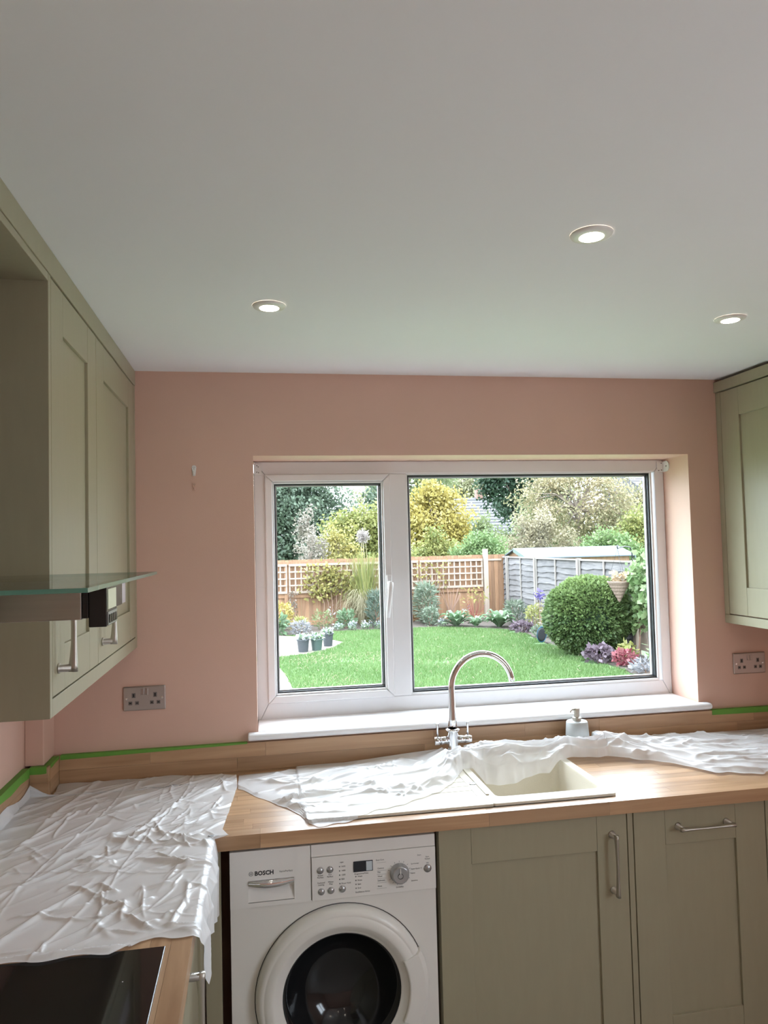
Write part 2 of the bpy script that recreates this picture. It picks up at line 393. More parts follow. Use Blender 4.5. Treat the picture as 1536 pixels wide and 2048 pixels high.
# ------------------------------------------------------------------ shaker doors and cabinets
def handle(parent, L, horizontal=False, loc=(0, 0, 0)):
    """bow handle in door-local coordinates, standing out along -y, centred at loc"""
    x, y, z = loc; e = L/2
    def P(a, d): return (x+(a if horizontal else 0), y-d, z+(0 if horizontal else a))
    mb = MB()
    for s in (-1, 1):
        mb.tube([P(s*(e-.008), 0), P(s*(e-.008), .003), P(s*(e-.008), .0035), P(s*(e-.008), .028)], [.0115, .0115, .0085, .0085], 12)
    pts = []; rad = []
    for i in range(15):
        t = -1+2*i/14; pts.append(P(t*e, .030+.006*(1-t*t)*(-.2)+.004*(1-t*t))); rad.append(.0062+.0050*abs(t)**2.2)
    mb.tube(pts, rad, 12, flat=.62)
    BASE[parent] = BASE.get(parent, Vector((0, 0, 0)))
    me_o = mb.build('handle', 'brushed_nickel', None, smooth=False, base=(0, 0, 0))
    me_o.parent = parent; me_o.location = (0, 0, 0)
    me_o.data.shade_smooth(); return me_o
def shaker(parent, loc, rotz, W, H, stile=.1, hz=None, name='door', rail=None):
    """door with recessed panel; local x across, z up, front faces -y; loc is the lower left front corner"""
    rail = rail or stile; T = .019; rec = .008
    def loc_build(mb, nm, par, bev=.0012):
        o = mb.build(nm, 'sage_paint', None, base=(0, 0, 0), bevel=bev, seg=2); o.parent = par; o.location = (0, 0, 0); return o
    d = B(stile-.006, W-stile+.006, rec, rec+.007, rail-.006, H-rail+.006).build(name, 'sage_paint', None, base=(0, 0, 0))
    d.parent = parent; d.location = Vector(loc)-BASE[parent]; d.rotation_euler = (0, 0, rotz)
    g = .0004
    loc_build(B(0, stile-g, 0, T, 0, H), 'stile', d); loc_build(B(W-stile+g, W, 0, T, 0, H), 'stile', d)
    loc_build(B(stile, W-stile, .0002, T, 0, rail), 'rail', d); loc_build(B(stile, W-stile, .0002, T, H-rail, H), 'rail', d)
    if hz: handle(d, *hz)
    return d

# left wall cabinet, doors face +X: local x runs along +Y  (rotz = +90deg)
cb = empty('wall_cabinet', (-.6, -.564, 1.408), 'sage green double wall cabinet beside the cooker hood', 'cabinet')
mb = MB(); mb.box(XL+.001, -.4535, -1.110, -.001, 1.447, 2.3555).build('carcass', 'sage_carcass', cb)
B(XL+.001, -.432, -1.1285, -1.1105, 1.408, 2.3555).build('end_panel', 'sage_paint', cb, bevel=.001)
B(-.450, -.432, -.040, -.001, 1.408, 2.3555).build('filler', 'sage_paint', cb, bevel=.001)
B(-.452, -.432, -1.1100, -.0405, 1.408, 1.446).build('light_pelmet', 'sage_paint', cb, bevel=.001)
shaker(cb, (-.432, -1.1085, 1.4495), PI/2, .4490, .9025, .1, (.18, False, (.045, 0, 1.585-1.4495+.0)))
d2 = shaker(cb, (-.432, -.6555, 1.4495), PI/2, .6135, .9025, .1, (.18, False, (.055, 0, 1.585-1.4495)))
st = B(.30, .47, .0075, .0081, .135, .20).build('pale_rectangle', 'pale_lilac', None, base=(0, 0, 0)); st.parent = d2; st.location = (0, 0, 0)  # flat pale rectangle set on the second door's panel
# cornice over the whole left run and bridging panel above the hood
tag(B(XL+.001, -.430, -2.45, -.001, 2.3565, ZC-.001).build('cornice', 'sage_paint', bevel=.0015), 'long sage green cornice board between left cabinets and ceiling', 'cornice')
tag(B(XL+.001, -.432, -1.789, -1.130, 2.338, 2.3555).build('bridging_panel', 'sage_paint', bevel=.001), 'sage green panel bridging the gap above the cooker hood', 'panel')
# second left cabinet, on the near side of the hood
cb = empty('wall_cabinet', (-.6, -2.1, 1.408), 'sage green single wall cabinet on the near side of the cooker hood', 'cabinet')
B(XL+.001, -.4535, -2.45, -1.81, 1.447, 2.3555).build('carcass', 'sage_carcass', cb)
B(XL+.001, -.432, -1.8095, -1.7915, 1.408, 2.3555).build('end_panel', 'sage_paint', cb)
B(-.452, -.432, -2.45, -1.811, 1.408, 1.446).build('light_pelmet', 'sage_paint', cb)
shaker(cb, (-.432, -2.448, 1.4495), PI/2, .635, .9025, .1, (.18, False, (.58, 0, .135)))
# right wall cabinet, door faces -X: local x runs along -Y (rotz = -90deg)
cb = empty('wall_cabinet', (2.08, -.35, 1.397), 'sage green wall cabinet above the socket by the window', 'cabinet')
B(1.928, XR-.001, -.74, -.001, 1.433, 2.354).build('carcass', 'sage_carcass', cb)
B(1.907, 1.925, -.0315, -.001, 1.433, 2.354).build('filler', 'sage_paint', cb, bevel=.001)
B(1.907, 1.927, -.74, -.001, 1.397, 1.4322).build('light_pelmet', 'sage_paint', cb, bevel=.001)
B(1.900, XR-.001, -.74, -.001, 2.3565, 2.3985).build('cornice', 'sage_paint', cb, bevel=.001)
shaker(cb, (1.907, -.034, 1.4365), -PI/2, .70, .9155, .112, (.18, False, (.655, 0, .14)))

# ------------------------------------------------------------------ cooker hood
hd = empty('cooker_hood', (-.5, -1.455, 1.648), 'steel cooker hood with flat glass canopy and black control box', 'cooker hood')
mb = MB(); gx0, gx1, gy0, gy1, gz0, gz1 = -.74, -.214, -1.785, -1.128, 1.7035, 1.7095
vv = [(x, y, z) for z in (gz0, gz1) for y in (gy0, gy1) for x in (gx0, gx1)]
mb.add(vv, [(0, 2, 3, 1), (4, 5, 7, 6)]); mb.cur = 1; mb.add(vv, [(0, 1, 5, 4), (2, 6, 7, 3), (0, 4, 6, 2), (1, 3, 7, 5)])
mb.build('glass_canopy', ['hood_glass', 'glass_edge_green'], hd)
B(XL+.001, -.263, -1.600, -1.316, 1.653, 1.7030).build('body', 'brushed_steel', hd, bevel=.002)
B(-.2628, -.2535, -1.600, -1.316, 1.655, 1.7030).build('front_trim', 'hood_black', hd, bevel=.001)
B(-.2532, -.227, -1.600, -1.518, 1.641, 1.7030).build('control_box', 'hood_black', hd, bevel=.0015)
B(-.2268, -.2260, -1.590, -1.528, 1.667, 1.6975).build('display', 'lcd', hd)
B(-.2268, -.2258, -1.594, -1.522, 1.643, 1.663).build('button_strip', 'silver_plastic', hd)
for i in range(4): B(-.2258, -.2245, -1.588+i*.0160, -1.577+i*.0160, 1.646, 1.659).build('button', 'hood_black', hd)
B(XL+.001, -.575, -1.545, -1.371, 1.7100, 2.337).build('chimney', 'brushed_steel', hd, bevel=.001)

# ------------------------------------------------------------------ oak worktops made of staves
unit = MB().box(-.5, .5, -.5, .5, -.5, .5).build('stave', 'oak_x', base=(0, 0, 0)).data
bpy.data.objects.remove(bpy.data.objects['stave'])
unit_y = unit.copy(); unit_y.materials.clear(); unit_y.materials.append(MT['oak_y'])
def piece(name, me, parent, x0, x1, y0, y1, z0, z1):
    o = link(name, me, parent, Vector(((x0+x1)/2, (y0+y1)/2, (z0+z1)/2))-BASE[parent]); o.scale = (x1-x0, y1-y0, z1-z0); return o
def rowcuts(a, b, L=(.35, .85), rs=random):
    c = [a]; x = a+rs.uniform(.1, L[1])
    while x < b-.12: c.append(x); x += rs.uniform(*L)
    return c+[b]
ZT, ZB_ = .945, .905
YW = -.6256; XE = -.147
wt = empty('worktop', (.74, -.31, ZB_), 'oak stave worktop under the window holding the cream sink', 'worktop')
rows = np.linspace(YW, -.0008, 16)
hx0, hx1, hy0, hy1 = .16, 1.09, -.563, -.09
g = .00025
for i in range(15):
    ya, yb = rows[i], rows[i+1]
    cs = rowcuts(XL+.001, XR-.001)
    for a, b in zip(cs[:-1], cs[1:]):
        segs = [(a, b)]
        if yb > hy0 and ya < hy1:
            segs = []
            if a < hx0: segs.append((a, min(b, hx0)))
            if b > hx1: segs.append((max(a, hx1), b))
        for p, q in segs:
            if q-p > .02: piece('stave', unit, wt, p+g, q-g, ya+g, yb-g, ZB_, ZT)
wl = empty('worktop', (-.46, -1.5, ZB_), 'oak stave worktop along the left wall carrying the black hob', 'worktop')
rows = np.linspace(XL+.001, XE, 16)
for i in range(15):
    cs = rowcuts(-2.45, YW-.0006)
    for a, b in zip(cs[:-1], cs[1:]): piece('stave', unit_y, wl, rows[i]+g, rows[i+1]-g, a+g, b-g, ZB_, ZT)
# upstands
def upstand(name, label, along, a, b, c0, c1, n=2, z1=1.0455):
    u = empty(name, ((a+b)/2, (c0+c1)/2, ZT) if along == 'x' else ((c0+c1)/2, (a+b)/2, ZT), label, 'upstand')
    zs = np.linspace(ZT+.0006, z1, n+1)
    for i in range(n):
        cs = rowcuts(a, b, (.3, .7))
        for p, q in zip(cs[:-1], cs[1:]):
            if along == 'x': piece('stave', unit, u, p+g, q-g, c0, c1, zs[i]+g, zs[i+1]-g)
            else: piece('stave', unit_y, u, c0, c1, p+g, q-g, zs[i]+g, zs[i+1]-g)
    return u
upstand('upstand', 'oak upstand along the wall under the window sill', 'x', -.694, XR-.001, -.0205, -.0008)
upstand('upstand', 'oak upstand along the left wall behind the hob', 'y', -2.45, -.1525, XL+.0008, -.7545)
upstand('upstand', 'short oak upstand wrapped across the front of the pipe boxing', 'x', -.754, -.6955, -.1518, -.1318)
upstand('upstand', 'short oak upstand along the side of the pipe boxing', 'y', -.1312, -.0008, -.7145, -.6948)

# ------------------------------------------------------------------ masking tape
def tape(label, along, a, b, wall, face, drop, zt=1.0458, n=24):
    """L-shaped strip: lies on the upstand top from wall to face, folds down the face by drop"""
    mb = MB(); v = []; f = []; s = 1 if face > wall else -1
    for i in range(n+1):
        t = a+(b-a)*i/n
        d = drop*(1+.12*math.sin(t*31)+.06*math.sin(t*77)) if not hasattr(drop, '__len__') else drop[0]+(drop[1]-drop[0])*i/n
        lift = .0012*math.sin(t*43)**2
        pr = [(wall, zt+.0004), (face+s*.0006, zt+.0006+lift), (face+s*.0008+s*lift, zt-d), (face+s*.0014+s*lift, zt-d), (face+s*.0014, zt+.0014+lift), (wall, zt+.0012)]
        for c, z in pr: v.append((t, c, z) if along == 'x' else (c, t, z))
    k = 6
    for i in range(n):
        for j in range(k): f.append((i*k+j, i*k+(j+1) % k, (i+1)*k+(j+1) % k, (i+1)*k+j))
    f += [list(range(k))[::-1], [n*k+j for j in range(k)]]
    o = mb.add(v, f).build('masking_tape', 'masking_green'); return tag(o, label, 'tape')
tape('thin green masking tape on the upstand between corner and window sill', 'x', -.690, -.048, -.0004, -.0208, (.014, .003))
tape('wide green masking tape strip on the upstand below the right socket', 'x', 1.815, XR-.002, -.0004, -.0208, (.018, .022))
tape('long green masking tape on the left wall upstand by the hob', 'y', -2.40, -.155, XL+.0004, -.7542, .026)
tape('green masking tape on the front of the corner pipe boxing upstand', 'x', -.753, -.7005, -.1315, -.1521, .020)
tape('short green masking tape on the side of the corner pipe boxing upstand', 'y', -.1310, -.0240, -.7147, -.6945, (.010, .007))

# ------------------------------------------------------------------ hob
hb = empty('hob', (-.45, -1.47, ZT), 'black glass induction hob set in the left worktop', 'hob')
B(-.705, -.198, -1.77, -1.187, ZT+.0004, ZT+.0055).build('glass_top', 'hob_glass', hb, bevel=.0015)
MB().tube([(-.262, -1.30, ZT+.0056), (-.262, -1.30, ZT+.0060)], .0012, 8).build('painted_glint', 'painted_plastic', hb)  # pale dot painted as a downlight's glint on the glass

# ------------------------------------------------------------------ sink
sk = empty('kitchen_sink', (.61, -.32, ZT), 'cream composite sink with one bowl and a ribbed drainer', 'sink')
SX0, SX1, SY0, SY1, SZ = .135, 1.106, -.579, -.068, .9535
bx0, bx1, by0, by1 = .728, 1.078, -.522, -.178
def rrect(x0, x1, y0, y1, r, n=5):
    p = []
    for cx, cy, a0 in ((x1-r, y1-r, 0), (x0+r, y1-r, 90), (x0+r, y0+r, 180), (x1-r, y0+r, 270)):
        for k in range(n+1):
            a = R(a0+90*k/n); p.append((cx+r*math.cos(a), cy+r*math.sin(a)))
    return p
inner = [rrect(bx0, bx1, by0, by1, .022), rrect(bx0+.003, bx1-.003, by0+.003, by1-.003, .022), rrect(bx0+.016, bx1-.016, by0+.014, by1-.014, .03), rrect(bx0+.03, bx1-.03, by0+.03, by1-.03, .03)]
n = len(inner[0]); v = []; f = []
for ring, z in zip(inner, (SZ, SZ-.006, .80, .786)): v += [(x, y, z) for x, y in ring]
for i in range(3):
    for k in range(n): f.append((i*n+k, i*n+(k+1) % n, (i+1)*n+(k+1) % n, (i+1)*n+k))
f.append([3*n+k for k in range(n)])
bow = MB().add(v, f).build('bowl', 'sink_cream', sk, smooth=True)
MB().lathe([(.0, .003), (.036, .003), (.042, 0)], (.9, -.33, .7865), 'z', 24).build('waste', 'chrome', sk)
outer = rrect(.700, SX1, SY0, SY1, .012)      # rim round the bowl
v = [(x, y, SZ) for x, y in inner[0]]+[(x, y, SZ) for x, y in outer]+[(x, y, ZT+.0004) for x, y in outer]
f = [(k, (k+1) % n, n+(k+1) % n, n+k) for k in range(n)]+[(n+k, n+(k+1) % n, 2*n+(k+1) % n, 2*n+k) for k in range(n)]
MB().add(v, f).build('rim', 'sink_cream', sk, bevel=.002)
mb = MB(); gy = [-.44+.044*i for i in range(7)]   # drainer with sunk grooves
ZD = SZ-.0015
mb.box(SX0, .6995, SY0, -.5, ZT+.0004, SZ).box(SX0, .6995, -.12, SY1, ZT+.0004, SZ).box(SX0, .20, -.5, -.12, ZT+.0004, SZ).box(.672, .6995, -.5, -.12, ZT+.0004, SZ)
edges = [-.5]+[e for y in gy for e in (y-.0022, y+.0022)]+[-.12]
for i in range(0, len(edges), 2): mb.box(.20, .672, edges[i], edges[i+1], ZT+.0004, ZD)
for y in gy: mb.box(.20, .672, y-.0022, y+.0022, ZT+.0004, ZD-.0045)
mb.build('drainer', 'sink_cream', sk)
B(.7005, .712, -.50, -.17, SZ, SZ+.004).build('divider_ridge', 'sink_cream', sk, bevel=.0018)
MB().lathe([(0, .002), (.012, .002), (.0135, .0003)], (.690, -.383, SZ), 'z', 20).build('overflow_cap', 'chrome', sk)

# ------------------------------------------------------------------ tap
tp = empty('mixer_tap', (.706, -.088, SZ), 'chrome swan neck mixer tap with two short levers', 'tap')
tx, ty = .706, -.088
MB().lathe([(0, 0), (.027, 0), (.027, .005), (.0215, .008), (.0205, .098), (.0265, .104), (.0268, .108), (.019, .111)], (tx, ty, SZ+.0003), 'z', 32).build('body', 'chrome', tp, smooth=True)
pth = [(tx, ty, 1.06), (tx, ty, 1.10), (tx, ty, 1.15), (tx, ty, 1.19)]; rr = [.0165, .0155, .013, .012]
for k in range(25):
    a = PI-(PI-R(7))*k/24; pth.append((tx+.119+.119*math.cos(a), ty, 1.212+.123*math.sin(a))); rr.append(.0118)
MB().tube(pth, rr, 18).build('swan_neck', 'chrome', tp, smooth=True)
for s in (-1, 1):
    MB().tube([(tx+s*.015, ty, 1.022), (tx+s*.044, ty, 1.022), (tx+s*.0445, ty, 1.022), (tx+s*.046, ty, 1.022), (tx+s*.0465, ty, 1.022), (tx+s*.070, ty, 1.022)], [.0145, .0145, .013, .013, .0150, .0150], 20).build('valve', 'chrome', tp, smooth=False).data.shade_smooth()
    lv = MB().tube([(tx+s*.058, ty, 1.034), (tx+s*.058, ty, 1.07), (tx+s*.058, ty, 1.082), (tx+s*.058, ty, 1.083), (tx+s*.058, ty, 1.086)], [.0048, .0038, .0042, .006, .006], 12).build('lever', 'chrome', tp, smooth=True)

# ------------------------------------------------------------------ soap dispenser
sd = empty('soap_dispenser', (1.196, -.095, ZT), 'pale grey tapered soap dispenser with steel pump', 'soap dispenser')
MB().lathe([(0, 0), (.047, 0), (.0485, .003), (.0405, .112), (.037, .1165), (.014, .1175)], (1.196, -.095, ZT+.0003), 'z', 36).build('bottle', 'ceramic_grey', sd, smooth=True)
MB().lathe([(.0165, .1165), (.0165, .130), (.010, .132), (.010, .146), (.0125, .148), (.0125, .166), (0, .1665)], (1.196, -.095, ZT), 'z', 24).build('pump', 'brushed_nickel', sd, smooth=False)
MB().tube([(1.192, -.097, ZT+.162), (1.174, -.104, ZT+.1625), (1.167, -.106, ZT+.158), (1.166, -.106, ZT+.152)], [.0045, .004, .0036, .0034], 10).build('spout', 'brushed_nickel', sd, smooth=True)

# ------------------------------------------------------------------ sockets
def socket(x0, z0, label):
    s = empty('double_socket', (x0+.073, 0, z0), label, 'socket')
    B(x0, x0+.146, -.0085, -.0004, z0, z0+.086).build('plate', 'socket_steel', s, bevel=.004, seg=3)
    for c in (x0+.036, x0+.110):
        B(c-.0065, c+.0065, -.0090, -.0084, z0+.046, z0+.063).build('earth_insert', 'socket_insert', s, bevel=.003)
        B(c-.0022, c+.0022, -.0094, -.0089, z0+.049, z0+.060).build('earth_slot', 'black_slot', s)
        for d in (-.0115, .0115):
            B(c+d-.0065, c+d+.0065, -.0090, -.0084, z0+.021, z0+.034).build('pin_insert', 'socket_insert', s, bevel=.003)
            B(c+d-.0035, c+d+.0035, -.0094, -.0089, z0+.0255, z0+.0295).build('pin_slot', 'black_slot', s)
    for k, c in enumerate((x0+.0665, x0+.0795)):
        mb = MB(); mb.prism([(c-.0058, -.0084, z0+.055), (c-.0058, -.0125, z0+.0565), (c-.0058, -.0095, z0+.077), (c-.0058, -.0084, z0+.078)], (.0116, 0, 0))
        mb.build('rocker_switch', 'socket_steel', s, bevel=.0008)
    for c in (x0+.0125, x0+.1335): MB().lathe([(0, -.0094), (.0035, -.0092), (.0045, -.0084)], (c, 0, z0+.043), 'y', 12).build('screw', 'chrome', s)
socket(-.481, 1.183, 'brushed steel double socket below the left wall cabinet')
socket(1.932, 1.183, 'brushed steel double socket beside the window under the right wall cabinet')

# ------------------------------------------------------------------ picture hooks on the wall
def hook(z, mat, sc, label):
    h = empty('picture_hook', (-.225, 0, z-.02*sc), label, 'hook')
    pts = [(-.225+a*sc, -.0035, z+b*sc) for a, b in ((-.0045, -.020), (.0045, -.020), (.0075, .004), (.0085, .012), (.006, .018), (0, .020), (-.006, .018), (-.0085, .012), (-.0075, .004))]
    MB().prism(pts, (0, .0031, 0)).build('backplate', mat, h, bevel=.001)
    MB().tube([(-.225, -.0035, z-.008*sc), (-.225, -.0075, z-.012*sc), (-.225, -.010, z-.008*sc), (-.225, -.0105, z-.002*sc)], .0022*sc, 8).build('prong', mat, h, smooth=True)
    for a, b in ((-.003, .012), (.003, .012), (0, .006)): MB().lathe([(0, -.0045), (.0012, -.0043), (.0012, -.0035)], (-.225+a*sc, 0, z+b*sc), 'y', 8).build('pin', 'socket_insert', h)
hook(2.045, 'painted_plastic', 1.0, 'small white picture hook on the pink wall, the upper one')
hook(1.985, 'pink_paint', .78, 'small picture hook painted over in wall pink, the lower one')

# ------------------------------------------------------------------ base units
YD = -.6015                                # front face of the doors
bu = empty('base_cabinet', (.82, -.3, 0), 'sage green sink base cabinet beside the washing machine', 'cabinet')
B(.517, .535, -.58, -.03, .10, .7840).build('side_panel', 'sage_carcass', bu); B(1.105, 1.123, -.58, -.03, .10, .784).build('side_panel', 'sage_carcass', bu)
B(.535, 1.105, -.58, -.03, .10, .118).build('carcass_floor', 'sage_carcass', bu); B(.517, 1.123, -.545, -.53, 0, .099).build('plinth', 'sage_paint', bu)
B(.517, 1.123, -.58, -.562, .785, .904).build('front_rail', 'sage_carcass', bu)
shaker(bu, (.5185, YD, .152), 0, .6035, .7495, .1, (.185, False, (.553, 0, .752-.152)), rail=.112)
tag(B(1.1255, 1.1435, YD+.001, -.03, .10, .904).build('filler_panel', 'sage_paint', bevel=.001), 'narrow sage green filler strip between the two base doors', 'panel')
bu = empty('base_cabinet', (1.375, -.3, 0), 'sage green narrow base unit with horizontal pull handle under the worktop', 'cabinet')
B(1.1465, 1.6035, -.58, -.03, .10, .904).build('carcass', 'sage_carcass', bu); B(1.1465, 1.6035, -.545, -.53, 0, .099).build('plinth', 'sage_paint', bu)
shaker(bu, (1.1465, YD, .152), 0, .457, .7475, .106, (.185, True, (.2345, 0, .842-.152)), rail=.112)
bu = empty('base_cabinet', (1.92, -.3, 0), 'sage green corner base cabinet at the right end of the worktop', 'cabinet')
B(1.6065, XR-.002, -.58, -.03, .10, .904).build('carcass', 'sage_carcass', bu); B(1.6065, XR-.002, -.545, -.53, 0, .099).build('plinth', 'sage_paint', bu)
shaker(bu, (1.6065, YD, .152), 0, .60, .7475, .1, (.185, False, (.05, 0, .60)), rail=.112)
# left run
tag(B(-.1625, -.118, -.6015, -.583, .0, .904).build('corner_post', 'sage_paint', bevel=.001), 'sage green corner post panel beside the washing machine', 'panel')
bu = empty('base_cabinet', (-.47, -.9, 0), 'sage green base cabinet facing the room between corner and hob', 'cabinet')
B(XL+.03, -.1845, -1.245, -.604, .10, .904).build('carcass', 'sage_carcass', bu); B(-.23, -.215, -1.245, -.604, 0, .099).build('plinth', 'sage_paint', bu)
shaker(bu, (-.1645, -1.243, .152), PI/2, .60, .7475, .1, (.185, False, (.11, 0, .842-.152-.075)), rail=.112)
bu = empty('base_cabinet', (-.47, -1.85, 0), 'sage green base cabinet under the black hob', 'cabinet')
B(XL+.03, -.1845, -2.45, -1.25, .10, .904).build('carcass', 'sage_carcass', bu); B(-.23, -.215, -2.45, -1.25, 0, .099).build('plinth', 'sage_paint', bu)
shaker(bu, (-.1645, -1.848, .152), PI/2, .597, .7475, .1, (.185, False, (.05, 0, .62)), rail=.112)
shaker(bu, (-.1645, -2.448, .152), PI/2, .597, .7475, .1, (.185, False, (.55, 0, .62)), rail=.112)

# ------------------------------------------------------------------ washing machine
wm = empty('washing_machine', (.206, -.32, 0), 'white front loading washing machine with dark round door', 'washing machine')
MX0, MX1, MZ = -.0925, .5055, .893
MY = -.600
DCX, DCZ = .220, .469
B(MX0, MX1, MY+.115, -.04, .015, .7345).build('body', 'appliance_white', wm)
v = []; f = []                               # front panel with the round door opening
AN = sorted([2*PI*k/60+.013 for k in range(60)]+[math.atan2(zz-DCZ, xx-DCX) % (2*PI) for xx in (MX0, MX1) for zz in (.015, .7345)]); N = len(AN)
for a in AN:
    c, s_ = math.cos(a), math.sin(a)
    t = min(((MX1-DCX) if c > 0 else (MX0-DCX))/c if abs(c) > 1e-6 else 9, ((.7345-DCZ) if s_ > 0 else (.015-DCZ))/s_ if abs(s_) > 1e-6 else 9)
    for r, y in ((.176, MY+.02), (.176, MY), (t, MY), (t, MY+.1145)): v.append((DCX+r*c, y, DCZ+r*s_))
for k in range(N):
    for j in range(3): f.append((k*4+j, k*4+j+1, ((k+1) % N)*4+j+1, ((k+1) % N)*4+j))
MB().add(v, f).build('front_panel', 'appliance_white', wm)
B(MX0, MX1, MY+.004, -.04, .7355, MZ).build('top_housing', 'appliance_white', wm, bevel=.003)
for x in (MX0+.05, MX1-.05):
    for y in (-.55, -.10): MB().lathe([(0, 0), (.02, 0), (.02, .0148)], (x, y, 0), 'z', 12).build('foot', 'black_rubber', wm)
# fascia strip above, drawer, control panel
B(.1375, MX1-.001, MY-.009, MY+.0035, .8585, MZ).build('fascia_strip', 'appliance_fascia', wm, bevel=.001)
dx0, dx1, dz0, dz1 = -.042, .088, .7475, .8095
mb = MB(); yf, yr = MY-.010, MY+.0035
mb.box(MX0, dx0, yf, yr, .7355, MZ).box(dx1, .1355, yf, yr, .7355, MZ).box(dx0, dx1, yf, yr, .7355, dz0).box(dx0, dx1, yf, yr, dz1, MZ)
mb.add([(dx0, yf+.0005, dz0+.002), (dx1, yf+.0005, dz0+.002), (dx1, yr-.0003, dz0+.035), (dx0, yr-.0003, dz0+.035), (dx1, yr-.0003, dz1), (dx0, yr-.0003, dz1)], [(0, 1, 2, 3), (3, 2, 4, 5)])
dr = mb.build('detergent_drawer', 'appliance_fascia', wm)
pts = []
for k in range(13):
    t = k/12; x = dx0+.001+(dx1-dx0-.002)*t; b = .0055+.0125*math.sin(PI*t); pts.append((x, b))
mb = MB(); v = []; f = []
for x, b in pts:
    bl = .006*math.sin(PI*(x-dx0)/(dx1-dx0))
    v += [(x, yf+.001, dz1-.001), (x, yf-.0045-bl, dz1-.004), (x, yf-.0035-bl, dz1-.010-b*.55), (x, yf+.001, dz1-.008-b)]
for i in range(12):
    for j in range(3): f.append((i*4+j, i*4+j+1, (i+1)*4+j+1, (i+1)*4+j))
mb.add(v, f).build('grip', 'chrome', dr, smooth=True)
cp = B(.1385, MX1-.001, MY-.012, MY+.0035, .7355, .8575).build('control_panel', 'appliance_fascia', wm, bevel=.0012)
PY = MY-.0121
for x, z, r in ((.163, .820, .0085), (.191, .820, .0085), (.165, .760, .0085), (.193, .761, .0085), (.226, .762, .0088), (.480, .796, .0105)):
    MB().lathe([(r+.0015, 0), (r+.001, -.0012), (r, -.0015), (r*.9, -.004), (0, -.0045)], (x, PY, z), 'y', 24).build('push_button', 'silver_plastic', wm, smooth=True)
for z in (.826, .814, .802, .790, .778): MB().lathe([(0, -.0006), (.0018, -.0006), (.0018, 0)], (.219, PY, z), 'y', 10).build('indicator_lamp', 'panel_print', wm)
for z in (.793, .782, .771, .760): MB().lathe([(0, -.0006), (.0018, -.0006), (.0018, 0)], (.266, PY, z), 'y', 10).build('indicator_lamp', 'panel_print', wm)
B(.259, .3165, PY-.0015, PY, .806, .8365).build('display_window', 'display_dark', wm, bevel=.0008)
B(.297, .3145, PY-.0019, PY-.0014, .808, .8345).build('display_label', 'display_label', wm)
kb = MB().lathe([(.0285, 0), (.0285, -.003), (.0265, -.005), (.0255, -.018), (.023, -.021), (.020, -.0205), (0, -.0195)], (.395, PY, .791), 'y', 40).build('programme_dial', 'silver_plastic', wm, smooth=True)
B(.3938, .3962, PY-.0225, PY-.0195, .796, .811).build('pointer', 'appliance_fascia', kb)
MB().lathe([(.0085, -.0206), (.0085, -.0203), (.0065, -.0203), (.0065, -.0206)], (.395, PY, .789), 'y', 20).build('start_symbol', 'panel_print', kb)
# print
text('BOSCH', .0165, (-.0235, MY-.0102, .8235), 'brand_print', dr, 'brand_lettering', bold=.0006)
MB().lathe([(.0062, -.0002), (.0052, -.0002)], (-.0335, MY-.0102, .829), 'y', 28).build('brand_ring', 'panel_print', dr)
mb = MB(); mb.box(-.0365, -.0355, MY-.0106, MY-.0102, .825, .833).box(-.0315, -.0305, MY-.0106, MY-.0102, .825, .833).box(-.0355, -.0315, MY-.0106, MY-.0102, .8285, .8295); mb.build('brand_mark', 'panel_print', dr)
text('VarioPerfect', .0075, (.046, MY-.0102, .826), 'panel_print', dr, 'model_lettering')
TX = [('Speed', .163, .8045), ('Perfect', .163, .7985), ('Eco', .191, .8045), ('Perfect', .191, .7985), ('Reduced', .165, .7835), ('Ironing', .165, .7775), ('Water', .193, .7835), ('Plus', .193, .7775), ('rpm', .226, .836)]
for s, x, z in TX: text(s, .0062, (x, PY-.0002, z), 'panel_print', cp, 'lettering', align='CENTER')
for s, z in zip(('1600', '1400', '1200', '800', 'Rinse Hold'), (.824, .812, .800, .788, .776)): text(s, .006, (.224, PY-.0002, z), 'panel_print', cp, 'lettering')
text('Programme/Time', .0058, (.262, PY-.0002, .7985), 'panel_print', cp, 'lettering')
for s, z in zip(('Wash', 'Rinse', 'Spin', 'End'), (.791, .780, .769, .758)): text(s, .006, (.271, PY-.0002, z), 'panel_print', cp, 'lettering')
text('EcoSilence Drive', .0062, (.264, PY-.0002, .7465), 'panel_print', cp, 'lettering')
text('Easy-Care', .006, (.326, PY-.0002, .832), 'panel_print', cp, 'lettering')
for s, z in (('Cottons', .808), ('Mix', .797), ('Wool', .785), ('Delicates', .773), ('Rinse', .757)): text(s, .0058, (.330, PY-.0002, z), 'panel_print', cp, 'lettering')
for s, z in (('Sportswear', .812), ('Super Quick 15', .797), ('Shirts', .785)): text(s, .0052, (.430, PY-.0002, z), 'panel_print', cp, 'lettering')
text('Quick/Mix', .0055, (.395, PY-.0002, .749), 'panel_print', cp, 'lettering', align='CENTER')
text('Start', .0058, (.450, PY-.0002, .835), 'panel_print', cp, 'lettering'); text('Sensitive', .0055, (.430, PY-.0002, .763), 'panel_print', cp, 'lettering')
for s, z in (('Start', .828), ('Reload', .822), ('I/O', .810)): text(s, .0055, (.480, PY-.0002, z), 'panel_print', cp, 'lettering', align='CENTER')
for k, t in enumerate(range(-150, 180, 24)):
    a = R(t); mb = MB(); c, s_ = math.cos(a), math.sin(a)
    mb.tube([(.395+.031*c, PY-.0002, .791+.031*s_), (.395+.035*c, PY-.0002, .791+.035*s_)], .0005, 4).build('dial_tick', 'panel_print', wm)
for z in (.826, .803, .792, .780, .768, .752): B(.328, .356, PY-.0003, PY-.0001, z, z+.0004).build('print_line', 'panel_print', wm)
